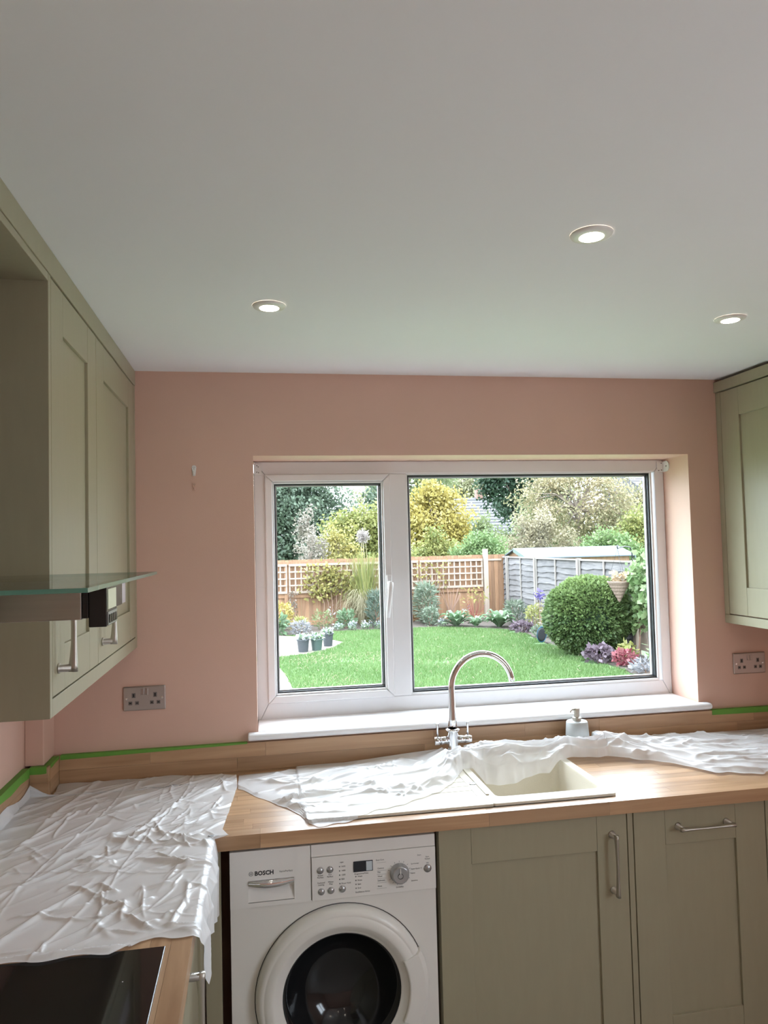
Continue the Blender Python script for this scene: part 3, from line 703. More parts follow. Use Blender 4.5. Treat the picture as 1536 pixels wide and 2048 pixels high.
# round door
dor = MB().lathe([(.246, .0015), (.246, -.008), (.2445, -.018), (.240, -.026), (.232, -.0315), (.226, -.0325), (.2235, -.0322), (.2225, -.0332), (.205, -.0350), (.199, -.0345), (.196, -.033), (.181, -.023), (.175, -.017), (.1715, -.0165), (.170, -.008)], (DCX, MY-.001, DCZ), 'y', 72).build('door_ring', 'appliance_white', wm, smooth=True)
MB().lathe([(.1705, -.013), (.167, -.0125), (.157, .004), (.145, .026), (.127, .048), (.110, .066), (.088, .080), (.06, .089), (.03, .0935), (0, .095)], (DCX, MY-.001, DCZ), 'y', 64).build('door_glass', 'door_glass_dark', dor, smooth=True)
MB().lathe([(.1712, -.0165), (.1712, -.011), (.1685, -.011), (.1685, -.0155), (.1712, -.0165)], (DCX, MY-.001, DCZ), 'y', 64).build('door_gasket', 'black_rubber', dor, smooth=True)
MB().lathe([(.2495, -.0012), (.2475, -.0016)], (DCX, MY, DCZ), 'y', 72).build('door_shadow_gap', 'black_rubber', wm)
v = []; f = []; N = 22
for k in range(N+1):
    a = R(-27+51*k/N); c, s_ = math.cos(a), math.sin(a)
    xo = min(.252, (.466-DCX)/max(c, .3)+.004)
    for r, y in ((.192, -.0345), (.196, -.0385), (.240, -.0365), (xo, -.026), (xo+.002, -.002), (.192, -.020)): v.append((DCX+r*c, MY-.001+y, DCZ+r*s_))
for k in range(N):
    for j in range(6): f.append((k*6+j, k*6+(j+1) % 6, (k+1)*6+(j+1) % 6, (k+1)*6+j))
f += [list(range(6))[::-1], [N*6+j for j in range(6)]]
hp = MB().add(v, f).build('door_handle', 'appliance_white', dor, bevel=.002)
MB().lathe([(0, -.0012), (.003, -.001), (.0035, 0)], (.457, MY-.0275, .467), 'y', 12).build('screw_cap', 'silver_plastic', dor)
# dark void beside the machine

# ------------------------------------------------------------------ plastic dust sheets
_tab = rng.random((64, 64, 8))
def vn(x, y, s=0):
    """smooth value noise in 0..1, vectorised"""
    xi = np.floor(x).astype(int); yi = np.floor(y).astype(int); fx = x-xi; fy = y-yi
    fx = fx*fx*(3-2*fx); fy = fy*fy*(3-2*fy); t = _tab[:, :, s % 8]
    a = t[xi % 64, yi % 64]; b = t[(xi+1) % 64, yi % 64]; c = t[xi % 64, (yi+1) % 64]; d = t[(xi+1) % 64, (yi+1) % 64]
    return (a*(1-fx)+b*fx)*(1-fy)+(c*(1-fx)+d*fx)*fy
def ridge(x, y, s, p=3.): return (1-np.abs(2*vn(x, y, s)-1))**p
def grid_obj(name, X, Y, Z, mat, base):
    nu, nv = X.shape; v = np.stack([X-base[0], Y-base[1], Z-base[2]], -1).reshape(-1, 3)
    i = np.arange(nu-1)[:, None]*nv+np.arange(nv-1)[None, :]
    fc = np.stack([i, i+1, i+nv+1, i+nv], -1).reshape(-1, 4)
    me = bpy.data.meshes.new(name); me.from_pydata(v.tolist(), [], fc.tolist()); me.materials.append(MT[mat]); me.shade_smooth()
    return link(name, me, None, base)
def creases(x, y, segs):
    """sharp film creases: each segment (cx, cy, angle, half length, width, height)"""
    h = np.zeros_like(x)
    for cx, cy, an, hl, wd_, am in segs:
        dx, dy = x-cx, y-cy; c_, s_ = math.cos(an), math.sin(an)
        u = dx*c_+dy*s_; v_ = -dx*s_+dy*c_+.10*hl*np.sin(u/hl*2.2)
        m_ = (np.abs(u) < hl) & (np.abs(v_) < wd_*4)
        h[m_] += am*np.exp(-(np.abs(v_[m_])/wd_)**1.4)*(1-(u[m_]/hl)**2)
    return h
def rsegs(n, x0, x1, y0, y1, ang, da, L, W, A):
    return [(random.uniform(x0, x1), random.uniform(y0, y1), ang+random.gauss(0, da), random.uniform(*L), random.uniform(*W), random.uniform(*A)) for _ in range(n)]
# --- sheet over the left corner
nu, nv = 330, 400
U, V = np.meshgrid(np.linspace(0, 1, nu), np.linspace(0, 1, nv), indexing='ij')
hy = np.array([-1.20, -1.155, -1.13, -1.10, -1.07, -1.03, -.97, -.88, -.80, -.74, -.69, -.655, -.625, -.58, -.45, -.2, -.06, 0])
hx = np.array([-.155, -.150, -.105, -.03, .005, -.035, -.05, -.025, .000, .018, .010, -.045, -.095, -.112, -.10, -.080, -.088, -.09])
yt = -.0265-.045*np.clip((U-.62)/.38, 0, 1)+.006*np.sin(U*23)
yb = -1.196+.006*np.sin(U*31)+.045*np.clip((U-.76)/.1, 0, 1)
Yp = yb+(yt-yb)*V
xr = np.interp(Yp, hy, hx)
x0 = -.79+.012*np.sin(Yp*19)
x0 = np.where(Yp > -.156, -.688+.004*np.sin(Yp*40), x0)      # stops at the upstand of the pipe boxing
S = x0+(xr-x0)*U
sg = rsegs(34, -.75, -.12, -1.15, -.05, 1.05, .25, (.10, .32), (.004, .010), (.002, .007))
sg += rsegs(150, -.75, -.12, -1.15, -.05, .8, .7, (.025, .10), (.003, .007), (.0015, .005))
sg += rsegs(70, -.45, -.12, -1.15, -.55, .6, .9, (.02, .08), (.003, .008), (.003, .009))
sg += rsegs(40, -.40, -.10, -.60, -.10, .9, .6, (.03, .12), (.003, .007), (.002, .007))
sg += [(-.30, -.5, 1.571, .62, .003, .0035), (-.52, -.55, 1.571, .6, .003, .003), (-.45, -.36, .03, .34, .003, .003), (-.42, -.80, -.04, .36, .003, .003)]
wr = creases(S, Yp, sg)+.004*vn(S*5, Yp*5, 6)+.0035*vn(S*13, Yp*9, 1)*vn(S*3, Yp*3, 2)
zt = ZT+.0022+wr*np.clip((Yp-yb)/.02, .25, 1)
zt = np.where(Yp < -1.17, zt+.0055, zt)
# climbs the left upstand
xu = -.7515; up = np.clip(xu-S, 0, None); X = np.where(S < xu, xu+.25*wr, S); Z = np.where(S < xu, zt+up, zt)
# climbs the pipe boxing upstand a little, then hangs over the worktop edge
over = np.clip(S-(XE-.004), 0, None)*np.clip((-.6275-Yp)/.012, 0, 1)
hang = over > 0
bulge = .006+.022*ridge(Yp*9, S*2, 2, 1.5)*np.clip(over/.05, 0, 1)+.5*wr
X = np.where(hang, XE-.004+np.minimum(over, .010)*.6+bulge*np.clip(over/.012, 0, 1), X)
Z = np.where(hang, zt-np.clip(over-.004, 0, None), Z)
sh = grid_obj('dust_sheet', X, Yp, Z, 'plastic_sheet', (-.45, -.6, ZT))
tag(sh, 'crumpled clear plastic dust sheet covering the left worktop corner by the hob', 'dust sheet')
# --- long bunched sheet behind the sink
nu, nv = 560, 190
U, V = np.meshgrid(np.linspace(0, 1, nu), np.linspace(0, 1, nv), indexing='ij')
xs = -.078+U*(2.13+.078)
kx = np.array([-.093, -.06, .02, .114, .135, .16, .21, .255, .40, .525, .62, .665, .70, .76, .85, .95, 1.05, 1.15, 1.28, 1.38, 1.475, 1.52, 1.67, 1.9, 2.13])
kl = np.array([-.20, -.235, -.37, -.50, -.585, -.622, -.612, -.592, -.53, -.465, -.375, -.31, -.235, -.235, -.245, -.24, -.225, -.215, -.245, -.30, -.385, -.47, -.51, -.44, -.30])
kh = np.array([-.075, -.07, -.06, -.05, -.045, -.042, -.04, -.04, -.045, -.045, -.05, -.055, -.062, -.066, -.066, -.066, -.066, -.066, -.05, -.04, -.035, -.03, -.03, -.03, -.03])
kz = np.array([.003, .004, .006, .007, .007, .007, .007, .008, .012, .028, .050, .058, .058, .046, .046, .050, .055, .060, .052, .036, .030, .026, .022, .020, .018])
yl = np.interp(xs, kx, kl)+.006*np.sin(xs*41)+.004*np.sin(xs*97); yh = np.interp(xs, kx, kh); hh = np.interp(xs, kx, kz)
# the tap stands behind the bunch
Y = yl+(yh-yl)*V
bunch = np.clip((xs-.50)/.2, 0, 1)*np.clip((2.3-xs)/.9, .35, 1)
prof = np.sin(np.clip(V*.96+.02, 0, 1)*PI)**(1.0-.45*bunch)
a = vn(xs*6, V*2.5, 1)
fold = (ridge(xs*1.6+a*.5, V*5.5+xs*2.2+a*1.2, 3, 2.2)*.016+ridge(xs*4, V*8-xs*3+a, 5, 2.5)*.008)*bunch
lump = (vn(xs*7, V*1.5, 2)-.5)*.024*bunch
sg = rsegs(60, -.05, .70, -.58, -.06, .35, .6, (.03, .14), (.003, .008), (.003, .010))+rsegs(26, 0, .65, -.55, -.06, .25, .3, (.10, .24), (.005, .012), (.005, .014))
sg += rsegs(50, .65, 1.35, -.24, -.06, .1, .35, (.03, .10), (.003, .007), (.003, .008))+rsegs(60, 1.3, 2.1, -.5, -.04, .0, .3, (.06, .20), (.004, .010), (.004, .013))
flatw = creases(xs, Y, sg)+.004*vn(xs*6, Y*6, 3)
wave = .010*ridge(xs*2.6-Y*3+1, Y*2.4+xs*.6, 4, 5.)*(1-bunch)
edge = np.clip(np.minimum(V, 1-V)*9, .12, 1)
Z = ZT+.0015+hh*prof*np.maximum(bunch, .35)+(fold+flatw+wave+lump*prof)*edge
on_sink = (xs > .125) & (xs < 1.11) & (Y > -.584)
Z = np.where(on_sink, np.maximum(Z, .9555+.5*flatw*edge), np.maximum(Z, ZT+.0012))
# front of the bunch sags into the bowl
sag = np.clip((xs-.735)/.05, 0, 1)*np.clip((1.07-xs)/.05, 0, 1)*np.clip((.34-V)/.34, 0, 1)
Z = Z-sag*(.052+.012*np.sin(xs*17))
# the back of the bunch climbs the upstand
Z = Z+.030*np.clip((V-.8)/.2, 0, 1)*np.clip((xs-.3)/.4, 0, 1)*np.clip((.72-xs)/.05, 0, 1)+.012*np.clip((V-.8)/.2, 0, 1)*np.clip((xs-1.2)/.2, 0, 1)
# pull clear of the tap and dispenser bodies
for cx, cy, r in ((.706, -.088, .031), (1.196, -.095, .053)):
    d = np.sqrt((xs-cx)**2+(Y-cy)**2); near = (np.abs(xs-cx) < r*1.25)
    lim = cy-np.sqrt(np.clip((r*1.25)**2-(xs-cx)**2, 0, None))
    Y = np.where(near, yl+(np.minimum(yh, lim)-yl)*V, Y)
ls = grid_obj('dust_sheet', xs, Y, Z, 'plastic_sheet_long', (.9, -.2, ZT))
tag(ls, 'long bunched clear plastic dust sheet lying behind the cream sink', 'dust sheet')

# ================================================================== garden
G = -.40
pm('soil', (0.053, 0.040, 0.030), .9, var=(9, .3), bump=(30, .5, .02))
pm('lawn_base', (0.065, 0.122, 0.038), .9, var=(2.2, .25))
pm('gravel', (.150, .126, .102), .9, var=(38, .35), bump=(60, .8, .02))
pm('paving', (.5, .48, .45), .8, var=(4, .1))
wood('fence_orange', ((0.152, 0.076, 0.038), (0.236, 0.133, 0.072)), 'z', .75, 1.2, .4)
wood('fence_pale', ((0.228, 0.175, 0.133), (0.304, 0.243, 0.194)), 'z', .8, 1.2, .15)
wood('fence_grey', ((0.065, 0.061, 0.061), (0.144, 0.133, 0.129)), 'y', .85, 1.2, .4)
wood('fence_post_grey', ((0.144, 0.125, 0.110), (0.220, 0.198, 0.175)), 'z', .85, 1., .2)
wood('bark', ((.13, .10, .08), (.24, .19, .15)), 'z', .9, .7, .2)
pm('shed_felt', (.082, .095, .108), .8, var=(14, .08))
pm('shed_green', (0.091, 0.122, 0.106), .7)
pm('roof_tile', (.070, .066, .068), .85, var=(3, .12))
pm('brick_red', (0.182, 0.099, 0.076), .85, var=(6, .12))
pm('pot_grey', (0.034, 0.038, 0.042), .5)
pm('pot_green', (0.046, 0.068, 0.061), .3)
pm('wicker', (0.182, 0.129, 0.099), .75, var=(40, .2))
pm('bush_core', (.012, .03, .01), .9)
pm('iron', (.03, .03, .032), .5, metal=.5)
pm('tub_blue', (0.011, 0.114, 0.198), .35)
pm('red_stem', (0.150, 0.030, 0.025), .6)
pm('brown_stem', (.20, .12, .085), .8)
pm('straw_stem', (0.258, 0.213, 0.129), .8)
pm('plaque', (0.228, 0.228, 0.228), .5)
leafmat('lf_grass', (.16, .33, .07), (.30, .50, .14))
leafmat('lf_evergreen', (.085, .15, .09), (.29, .38, .24))
leafmat('lf_conifer', (.035, .085, .05), (.12, .22, .11))
leafmat('lf_yellowgreen', (.30, .38, .09), (.66, .62, .16))
leafmat('lf_yellow', (.62, .47, .06), (.88, .72, .17))
leafmat('lf_willow', (.24, .33, .11), (.46, .52, .22))
leafmat('lf_pale', (.55, .56, .26), (.75, .72, .40))
leafmat('lf_apple', (.36, .38, .16), (.82, .62, .34))
leafmat('lf_green', (.19, .36, .10), (.42, .58, .20))
leafmat('lf_box', (.075, .17, .045), (.36, .50, .13))
leafmat('lf_greybrown', (.34, .30, .22), (.62, .52, .42))
leafmat('lf_russet', (.38, .33, .16), (.70, .58, .36))
leafmat('lf_orange', (.55, .28, .09), (.72, .45, .18))
leafmat('lf_sage', (.22, .32, .18), (.50, .58, .42))
leafmat('lf_blue', (.14, .22, .15), (.36, .44, .33))
leafmat('lf_hosta', (.17, .34, .13), (.45, .60, .36))
leafmat('lf_purple', (.16, .09, .13), (.46, .34, .40))
leafmat('lf_red', (.45, .05, .09), (.78, .28, .30))
leafmat('lf_lime', (.55, .58, .10), (.78, .76, .28))
leafmat('lf_white', (.62, .64, .70), (.90, .90, .92))
leafmat('lf_silver', (.36, .35, .37), (.68, .66, .68))
leafmat('lf_violet', (.16, .10, .50), (.30, .22, .68))
leafmat('lf_straw', (.55, .47, .24), (.80, .70, .42))
leafmat('lf_plume', (.62, .52, .46), (.80, .70, .64))
leafmat('lf_climber', (.42, .40, .10), (.80, .66, .16))
leafmat('lf_vine', (.26, .46, .14), (.52, .68, .30))
leafmat('lf_peach', (.75, .48, .22), (.85, .66, .42))

def mesh_np(name, v, nvf, tone, mat, parent, base):
    """faces of nvf consecutive verts each"""
    n = len(v)//nvf
    me = bpy.data.meshes.new(name); me.vertices.add(len(v)); me.vertices.foreach_set('co', (v-np.array(base)).astype(np.float32).ravel())
    me.loops.add(len(v)); me.loops.foreach_set('vertex_index', np.arange(len(v), dtype=np.int32))
    me.polygons.add(n); me.polygons.foreach_set('loop_start', np.arange(n, dtype=np.int32)*nvf)
    a = me.attributes.new('tone', 'FLOAT', 'POINT'); a.data.foreach_set('value', np.repeat(tone, nvf).astype(np.float32))
    me.materials.append(MT[mat]); me.update(calc_edges=True); me.validate()
    return link(name, me, parent, None if parent else base)
def leaf_quads(c, size, asp=.5, d=None, spread=1., droop=0.):
    """diamond leaves at points c, growing along d (or random)"""
    n = len(c); r = rng.normal(size=(n, 3)); r /= np.linalg.norm(r, axis=1, keepdims=True)+1e-9
    if d is not None: r = d+r*spread; r /= np.linalg.norm(r, axis=1, keepdims=True)+1e-9
    r[:, 2] -= droop; r /= np.linalg.norm(r, axis=1, keepdims=True)+1e-9
    q = rng.normal(size=(n, 3)); s = np.cross(r, q); s /= np.linalg.norm(s, axis=1, keepdims=True)+1e-9
    L = (size*(.65+.7*rng.random(n)))[:, None]; nn = np.cross(r, s)
    a = c; b = c+r*L*.5+s*L*asp*.5+nn*L*.06; t = c+r*L; e = c+r*L*.5-s*L*asp*.5+nn*L*.06
    return np.stack([a, b, t, e], 1).reshape(-1, 3)
def crown_points(c, rad, n, clumps, cl_r, shell=.55, flatb=None):
    c = np.array(c); rad = np.array(rad)
    k = rng.normal(size=(clumps, 3)); k /= np.linalg.norm(k, axis=1, keepdims=True); k *= (shell+(1-shell)*rng.random((clumps, 1)))
    cen = c+k*rad
    i = rng.integers(0, clumps, n); q = rng.normal(size=(n, 3)); q /= np.linalg.norm(q, axis=1, keepdims=True); q *= rng.random((n, 1))**.5
    p = cen[i]+q*rad*cl_r
    ct = rng.random(clumps)
    return p, cen, np.clip(.55*ct[i]+.45*rng.random(n), 0, 1)
def tree(name, label, cat, x, y, top, bot, rx, mat, n=5000, leaf=.13, clumps=26, cl=.42, trunk=.09, asp=.55, group='trees beyond the fences', branches=7, stem='bark', droop=0., shell=.5, gz=G, ry=None):
    r = empty(name, (x, y, gz), label, cat, group); cz = (top+bot)/2; rz = (top-bot)/2
    p, cen, tone = crown_points((x, y, cz), (rx, ry or rx*.9, rz*.92), n, clumps, cl, shell)
    p[:, 2] = np.maximum(p[:, 2], gz+.03)
    v = leaf_quads(p, leaf, asp, droop=droop)
    mesh_np('foliage', v, 4, tone, mat, r, (x, y, gz))
    mb = MB(); fork = bot+(top-bot)*.25
    mb.tube([(x, y, gz-.02), (x+.03, y, (gz+fork)/2), (x, y, fork), (x+.05*rx, y, cz), (x, y, top-.15*rz)], [trunk*1.2, trunk, trunk*.8, trunk*.5, trunk*.1], 7)
    mb.build('trunk', stem, r)
    for k in range(branches):
        e = cen[k % len(cen)]; s = Vector((x, y, fork+(cz-fork)*random.random())); m_ = s.lerp(Vector(e), .5)+Vector((random.uniform(-.1, .1), random.uniform(-.1, .1), .12))*rx
        MB().tube([s, m_, e], [trunk*.45, trunk*.28, trunk*.08], 5).build('branch', stem, r)
    return r
def plant(name, label, x, y, h, rx, mat, n=300, leaf=.14, asp=.35, up=.8, spread=.55, group=None, cat='plant', stems=4, stem='brown_stem', z0=G, droop=.0, fill=1.):
    r = empty(name, (x, y, z0), label, cat, group)
    a = rng.random(n)*2*PI; q = np.sqrt(rng.random(n)); hh = rng.random(n)**.8*h*fill
    sc = .35+.65*np.sin(np.clip(hh/h, 0, 1)*PI*.8+.25)
    p = np.stack([x+np.cos(a)*q*rx*sc, y+np.sin(a)*q*rx*sc, z0+.02+hh*.92], 1)
    d = np.stack([np.cos(a)*.6, np.sin(a)*.6, np.full(n, up)], 1)
    v = leaf_quads(p, leaf, asp, d, spread, droop); v[:, 0] = np.minimum(v[:, 0], FX-.04)
    mesh_np('foliage', v, 4, rng.random(n), mat, r, (x, y, z0))
    for k in range(stems):
        t = k*2*PI/max(stems, 1)+.4
        MB().tube([(x+.02*math.cos(t), y+.02*math.sin(t), z0-.01), (x+.3*rx*math.cos(t), y+.3*rx*math.sin(t), z0+h*.4), (x+.5*rx*math.cos(t), y+.5*rx*math.sin(t), z0+h*.75)], [.012, .009, .004], 5).build('stem', stem, r)
    return r

# --- ground
mb = MB(); mb.box(-40, 60, YF+.02, 75, G-.3, G); tag(mb.build('lawn', 'lawn_base'), 'garden lawn stretching from the house to the fences', 'lawn', kind='structure')
mb = MB(); mb.box(XR+.21, 40, -30, YF-.3, -.3, -.05); tag(mb.build('patio', 'paving'), 'unseen pale paved side patio added beside the house to bounce daylight in', 'patio', kind='structure')  # unseen pale ground added to bounce daylight through the side window
def flat(name, pts, z, mat, label, cat):
    o = MB().prism([(x, y, z-.03) for x, y in pts], (0, 0, .03)).build(name, mat); return tag(o, label, cat, kind='structure')
P1 = [(-3, 4.0), (.75, 4.5), (.62, 7.0), (.50, 8.3), (.44, 9.6), (.30, 11.0), (-.4, 11.5), (-3, 11.5)]
P2 = [(-3, 12.1), (.35, 11.75), (.95, 11.95), (1.55, 12.7), (1.85, 13.5), (1.55, 14.2), (1.0, 14.8), (.4, 15.3), (-3, 15.4)]
B1 = [(-3, 15.2), (.5, 15.25), (1.2, 15.2), (1.9, 15.58), (2.4, 15.60), (4.6, 15.50), (5.5, 14.75), (6.15, 14.1), (6.0, 12.6), (5.9, 11.6), (5.95, 9.9), (5.85, 8.3), (5.65, 7.4), (5.5, 5.0), (6.9, 5.0), (6.9, 17.3), (-3, 17.3)]
flat('gravel_path', P1, G+.02, 'gravel', 'buff gravel path running beside the lawn', 'path')
flat('gravel_area', P2, G+.02, 'gravel', 'buff gravel area under the three flower pots', 'path')
flat('flower_bed', B1, G+.025, 'soil', 'brown soil flower bed along the garden fences', 'flower bed')
def inside(px, py, poly):
    r = np.zeros(len(px), bool); n = len(poly)
    for i in range(n):
        x1, y1 = poly[i]; x2, y2 = poly[(i+1) % n]
        c = ((y1 > py) != (y2 > py)) & (px < (x2-x1)*(py-y1)/(y2-y1+1e-12)+x1); r ^= c
    return r
n = 260000
gx = rng.uniform(-.6, 6.2, n); gy_ = rng.uniform(5.5, 16.2, n)
foot = np.zeros(n, bool)
for ex, ey, er in ((6.1, 10.2, .42), (5.84, 9.28, .33), (6.05, 8.78, .28), (6.05, 8.05, .32), (5.82, 11.8, .22), (6.18, 12.75, .32), (6.14, 13.82, .36), (1.0, 15.36, .36), (.46, 15.42, .36), (1.17, 12.42, .2), (1.98, 15.72, .2), (2.33, 15.72, .2), (2.68, 15.7, .2), (3.03, 15.69, .2), (3.38, 15.67, .2), (4.66, 15.62, .2)):
    foot |= (gx-ex)**2+(gy_-ey)**2 < er*er
keep = ~(foot | inside(gx, gy_, P1) | inside(gx, gy_, P2) | inside(gx, gy_, B1)); gx, gy_ = gx[keep], gy_[keep]; n = len(gx)
dry = np.clip((vn(gx*.9+5, gy_*.8, 3)-.60)*5, 0, 1)*np.clip((3.6-gx)/1.5, .25, 1)
worn = np.exp(-(((gx-1.6)/.9)**2+((gy_-10.9)/.45)**2))+np.exp(-(((gx-3.3)/.5)**2+((gy_-10.2)/.35)**2))
thin = rng.random(n) > np.clip(worn*.8, 0, .75); gx, gy_, dry, worn = gx[thin], gy_[thin], dry[thin], worn[thin]; n = len(gx)
th = rng.random(n)*2*PI; hgt = rng.uniform(.025, .07, n); wd = .008
bx, by = np.cos(th)*wd, np.sin(th)*wd; lx, ly = rng.normal(size=(2, n))*.03
v = np.stack([np.stack([gx-bx, gy_-by, np.full(n, G)], 1), np.stack([gx+bx, gy_+by, np.full(n, G)], 1), np.stack([gx+lx, gy_+ly, G+hgt], 1)], 1).reshape(-1, 3)
tone = np.clip(.25+.5*vn(gx*1.5, gy_*1.2, 1)+.35*(rng.random(n)-.5), 0, 1)
gr = mesh_np('lawn_grass', v, 3, tone, 'lf_grass', None, (2.8, 11, G))
tag(gr, 'short bright green grass blades of the lawn', 'grass', kind='stuff')
nd = 7000; k = rng.integers(0, n, nd*6); pr_ = (dry[k]*.35+worn[k]*.8+.05) > rng.random(nd*6)*1.3; k = k[pr_][:nd]
c = np.stack([gx[k]+rng.normal(size=len(k))*.05, gy_[k]+rng.normal(size=len(k))*.05, np.full(len(k), G+.03)], 1)
dg_ = mesh_np('dry_grass', leaf_quads(c, .06, .12, np.tile([0, 0, .25], (len(k), 1)), 1.), 4, rng.random(len(k)), 'lf_straw', gr, (2.8, 11, G))
tag(dg_, 'straw coloured dry grass in worn patches', kind='stuff')

# --- back fence: upright boards, rails, posts
FYY = 17.4
bf = empty('closeboard_fence', (2.5, FYY, G), 'orange brown closeboard fence across the end of the garden', 'fence')
ub = MB().box(-.5, .5, -.5, .5, -.5, .5)
def unitmesh(mat):
    me = unit.copy(); me.materials.clear(); me.materials.append(MT[mat]); return me
UM = {m: unitmesh(m) for m in ('fence_orange', 'fence_pale', 'fence_grey', 'fence_post_grey')}
def pc(name, m, parent, x0, x1, y0, y1, z0, z1): return piece(name, UM[m], parent, x0, x1, y0, y1, z0, z1)
x = -1.6; i = 0
while x < 6.98:
    dy = .012*(i % 2); pc('board', 'fence_orange', bf, x, min(x+.104, 7.0), FYY+dy, FYY+dy+.016, G+.14, 1.392+random.uniform(-.006, .006)); x += .106; i += 1
pc('gravel_board', 'fence_orange', bf, -1.6, 6.89, FYY-.02, FYY-.001, G-.02, G+.135)
for z in (.41, 1.30): pc('rail', 'fence_orange', bf, -1.6, 6.30, FYY-.045, FYY-.001, z-.045, z+.04)
pc('post', 'fence_pale', bf, 6.325, 6.455, FYY-.11, FYY-.001, G-.02, 1.555)
pc('rail', 'fence_pale', bf, 6.46, 6.88, FYY-.03, FYY-.001, 1.22, 1.27)
for px_ in (.75, 2.62, 4.44): pc('post', 'fence_orange', bf, px_-.045, px_+.045, FYY-.075, FYY-.046, G-.02, 1.25)
# --- square trellis panels in front of it
TL = ['square wooden trellis panel fixed to the fence behind the yellow climber', 'square wooden trellis panel behind the pampas grass', 'square wooden trellis panel next to the tall fence post', 'square wooden trellis panel at the fence end near the house path']
for (a, b), lb in zip(((.83, 2.60), (2.65, 4.42), (4.47, 6.29), (-1.0, .78)), TL):
    t = empty('trellis_panel', ((a+b)/2, FYY-.09, .5), lb, 'trellis'); m_ = 'fence_pale'
    nx = 11; nz = 4; z0, z1 = .52, 1.255
    for k in range(nx+1):
        xx = a+.02+(b-a-.04)*k/nx; pc('upright_slat', m_, t, xx-.019, xx+.019, FYY-.095, FYY-.078, z0-.02, z1+.02)
    for k in range(nz+1):
        zz = z0+(z1-z0)*k/nz; pc('cross_slat', m_, t, a, b, FYY-.112, FYY-.0955, zz-.019-(.012 if k in (0, nz) else 0), zz+.019+(.012 if k in (0, nz) else 0))

# --- right fence: overlapping wavy slats between posts
FX = 6.92
def wavy_slat(seed):
    n = 14; v = []; f = []; rs = random.Random(seed); ph = rs.uniform(0, 6)
    for i in range(n+1):
        t = i/n-.5; wv = .10*math.sin(t*9+ph)+.06*math.sin(t*23+ph*2)
        v += [(-.5, t, -.5+wv), (.15, t, -.5+wv), (.5, t, .5), (-.15, t, .5)]
    for i in range(n):
        for j in range(4): f.append((i*4+j, i*4+(j+1) % 4, (i+1)*4+(j+1) % 4, (i+1)*4+j))
    f += [(3, 2, 1, 0), (n*4, n*4+1, n*4+2, n*4+3)]
    me = bpy.data.meshes.new('slat'); me.from_pydata(v, [], f); me.materials.append(MT['fence_grey']); return me
SL = [wavy_slat(s) for s in range(5)]
spans = [(17.03, 17.36, 'narrow weathered grey lap panel in the fence corner'), (14.92, 16.94, 'weathered grey lap fence panel nearest the orange fence'), (12.38, 14.82, 'weathered grey lap fence panel behind the violet flower'), (9.98, 12.28, 'weathered grey lap fence panel behind the round bush')]
for y0, y1, lb in spans:
    t = empty('lap_fence_panel', (FX, (y0+y1)/2, G), lb, 'fence panel'); nrow = 11; H0, H1 = G+.10, 1.285; ph = (H1-H0)/nrow
    for k in range(nrow):
        z = H0+ph*(k+.5); o = link('slat', SL[(k*3+int(y0*7)) % 5], t, Vector((FX+.034, (y0+y1)/2, z))-BASE[t]); o.scale = (.085, y1-y0, ph*1.16)
    pc('top_capping', 'fence_post_grey', t, FX-.03, FX+.03, y0, y1, H1+.012, H1+.045); pc('bottom_rail', 'fence_post_grey', t, FX-.026, FX-.004, y0, y1, G+.02, G+.09)
    if y1-y0 > 1:
        for q in (y0+.03, (y0+y1)/2, y1-.03): pc('batten', 'fence_post_grey', t, FX-.030, FX-.006, q-.024, q+.024, G+.09, H1+.01)
for yy, m_, lb in ((16.985, 'fence_post_grey', 'weathered fence post beside the narrow corner panel'), (14.87, 'fence_post_grey', 'weathered fence post between the two far lap panels'), (12.33, 'fence_post_grey', 'weathered fence post rising behind the round bush'), (9.93, 'fence_pale', 'pale timber fence post half hidden by the green vine')):
    o = MB().box(FX-.055, FX+.045, yy-.04, yy+.04, G-.02, 1.345).build('fence_post', m_, bevel=.006); tag(o, lb, 'fence post')
# woven panel close to the house
wp = empty('woven_fence_panel', (FX, 8.5, G), 'woven slat fence panel partly covered by the green vine', 'fence panel')
for k in range(12):
    z = G+.10+.118*k
    for j in range(9):
        ya = 7.10+j*.305; d = .018 if (j+k) % 2 else -.012
        pc('slat', 'fence_pale', wp, FX+d, FX+d+.010, ya, ya+.31, z, z+.119)
for j in range(10): pc('upright', 'fence_pale', wp, FX-.001, FX+.017, 7.09+j*.305-.02, 7.09+j*.305+.02, G-.02, 1.03)
pc('top_capping', 'fence_pale', wp, FX-.03, FX+.04, 7.07, 9.87, 1.035, 1.075)
o = B(FX-.045, FX-.03, 8.93, 9.08, .10, .26).build('wall_plaque', 'plaque', bevel=.004); tag(o, 'small pale grey plaque on the woven fence panel', 'plaque')
o = MB().tube([(FX-.06, 8.85, .16), (FX-.07, 8.75, -.1), (FX-.12, 8.55, G+.02)], .018, 8).build('garden_cane', 'bark', smooth=True); tag(o, 'dark bent garden cane leaning on the woven fence panel', 'cane')

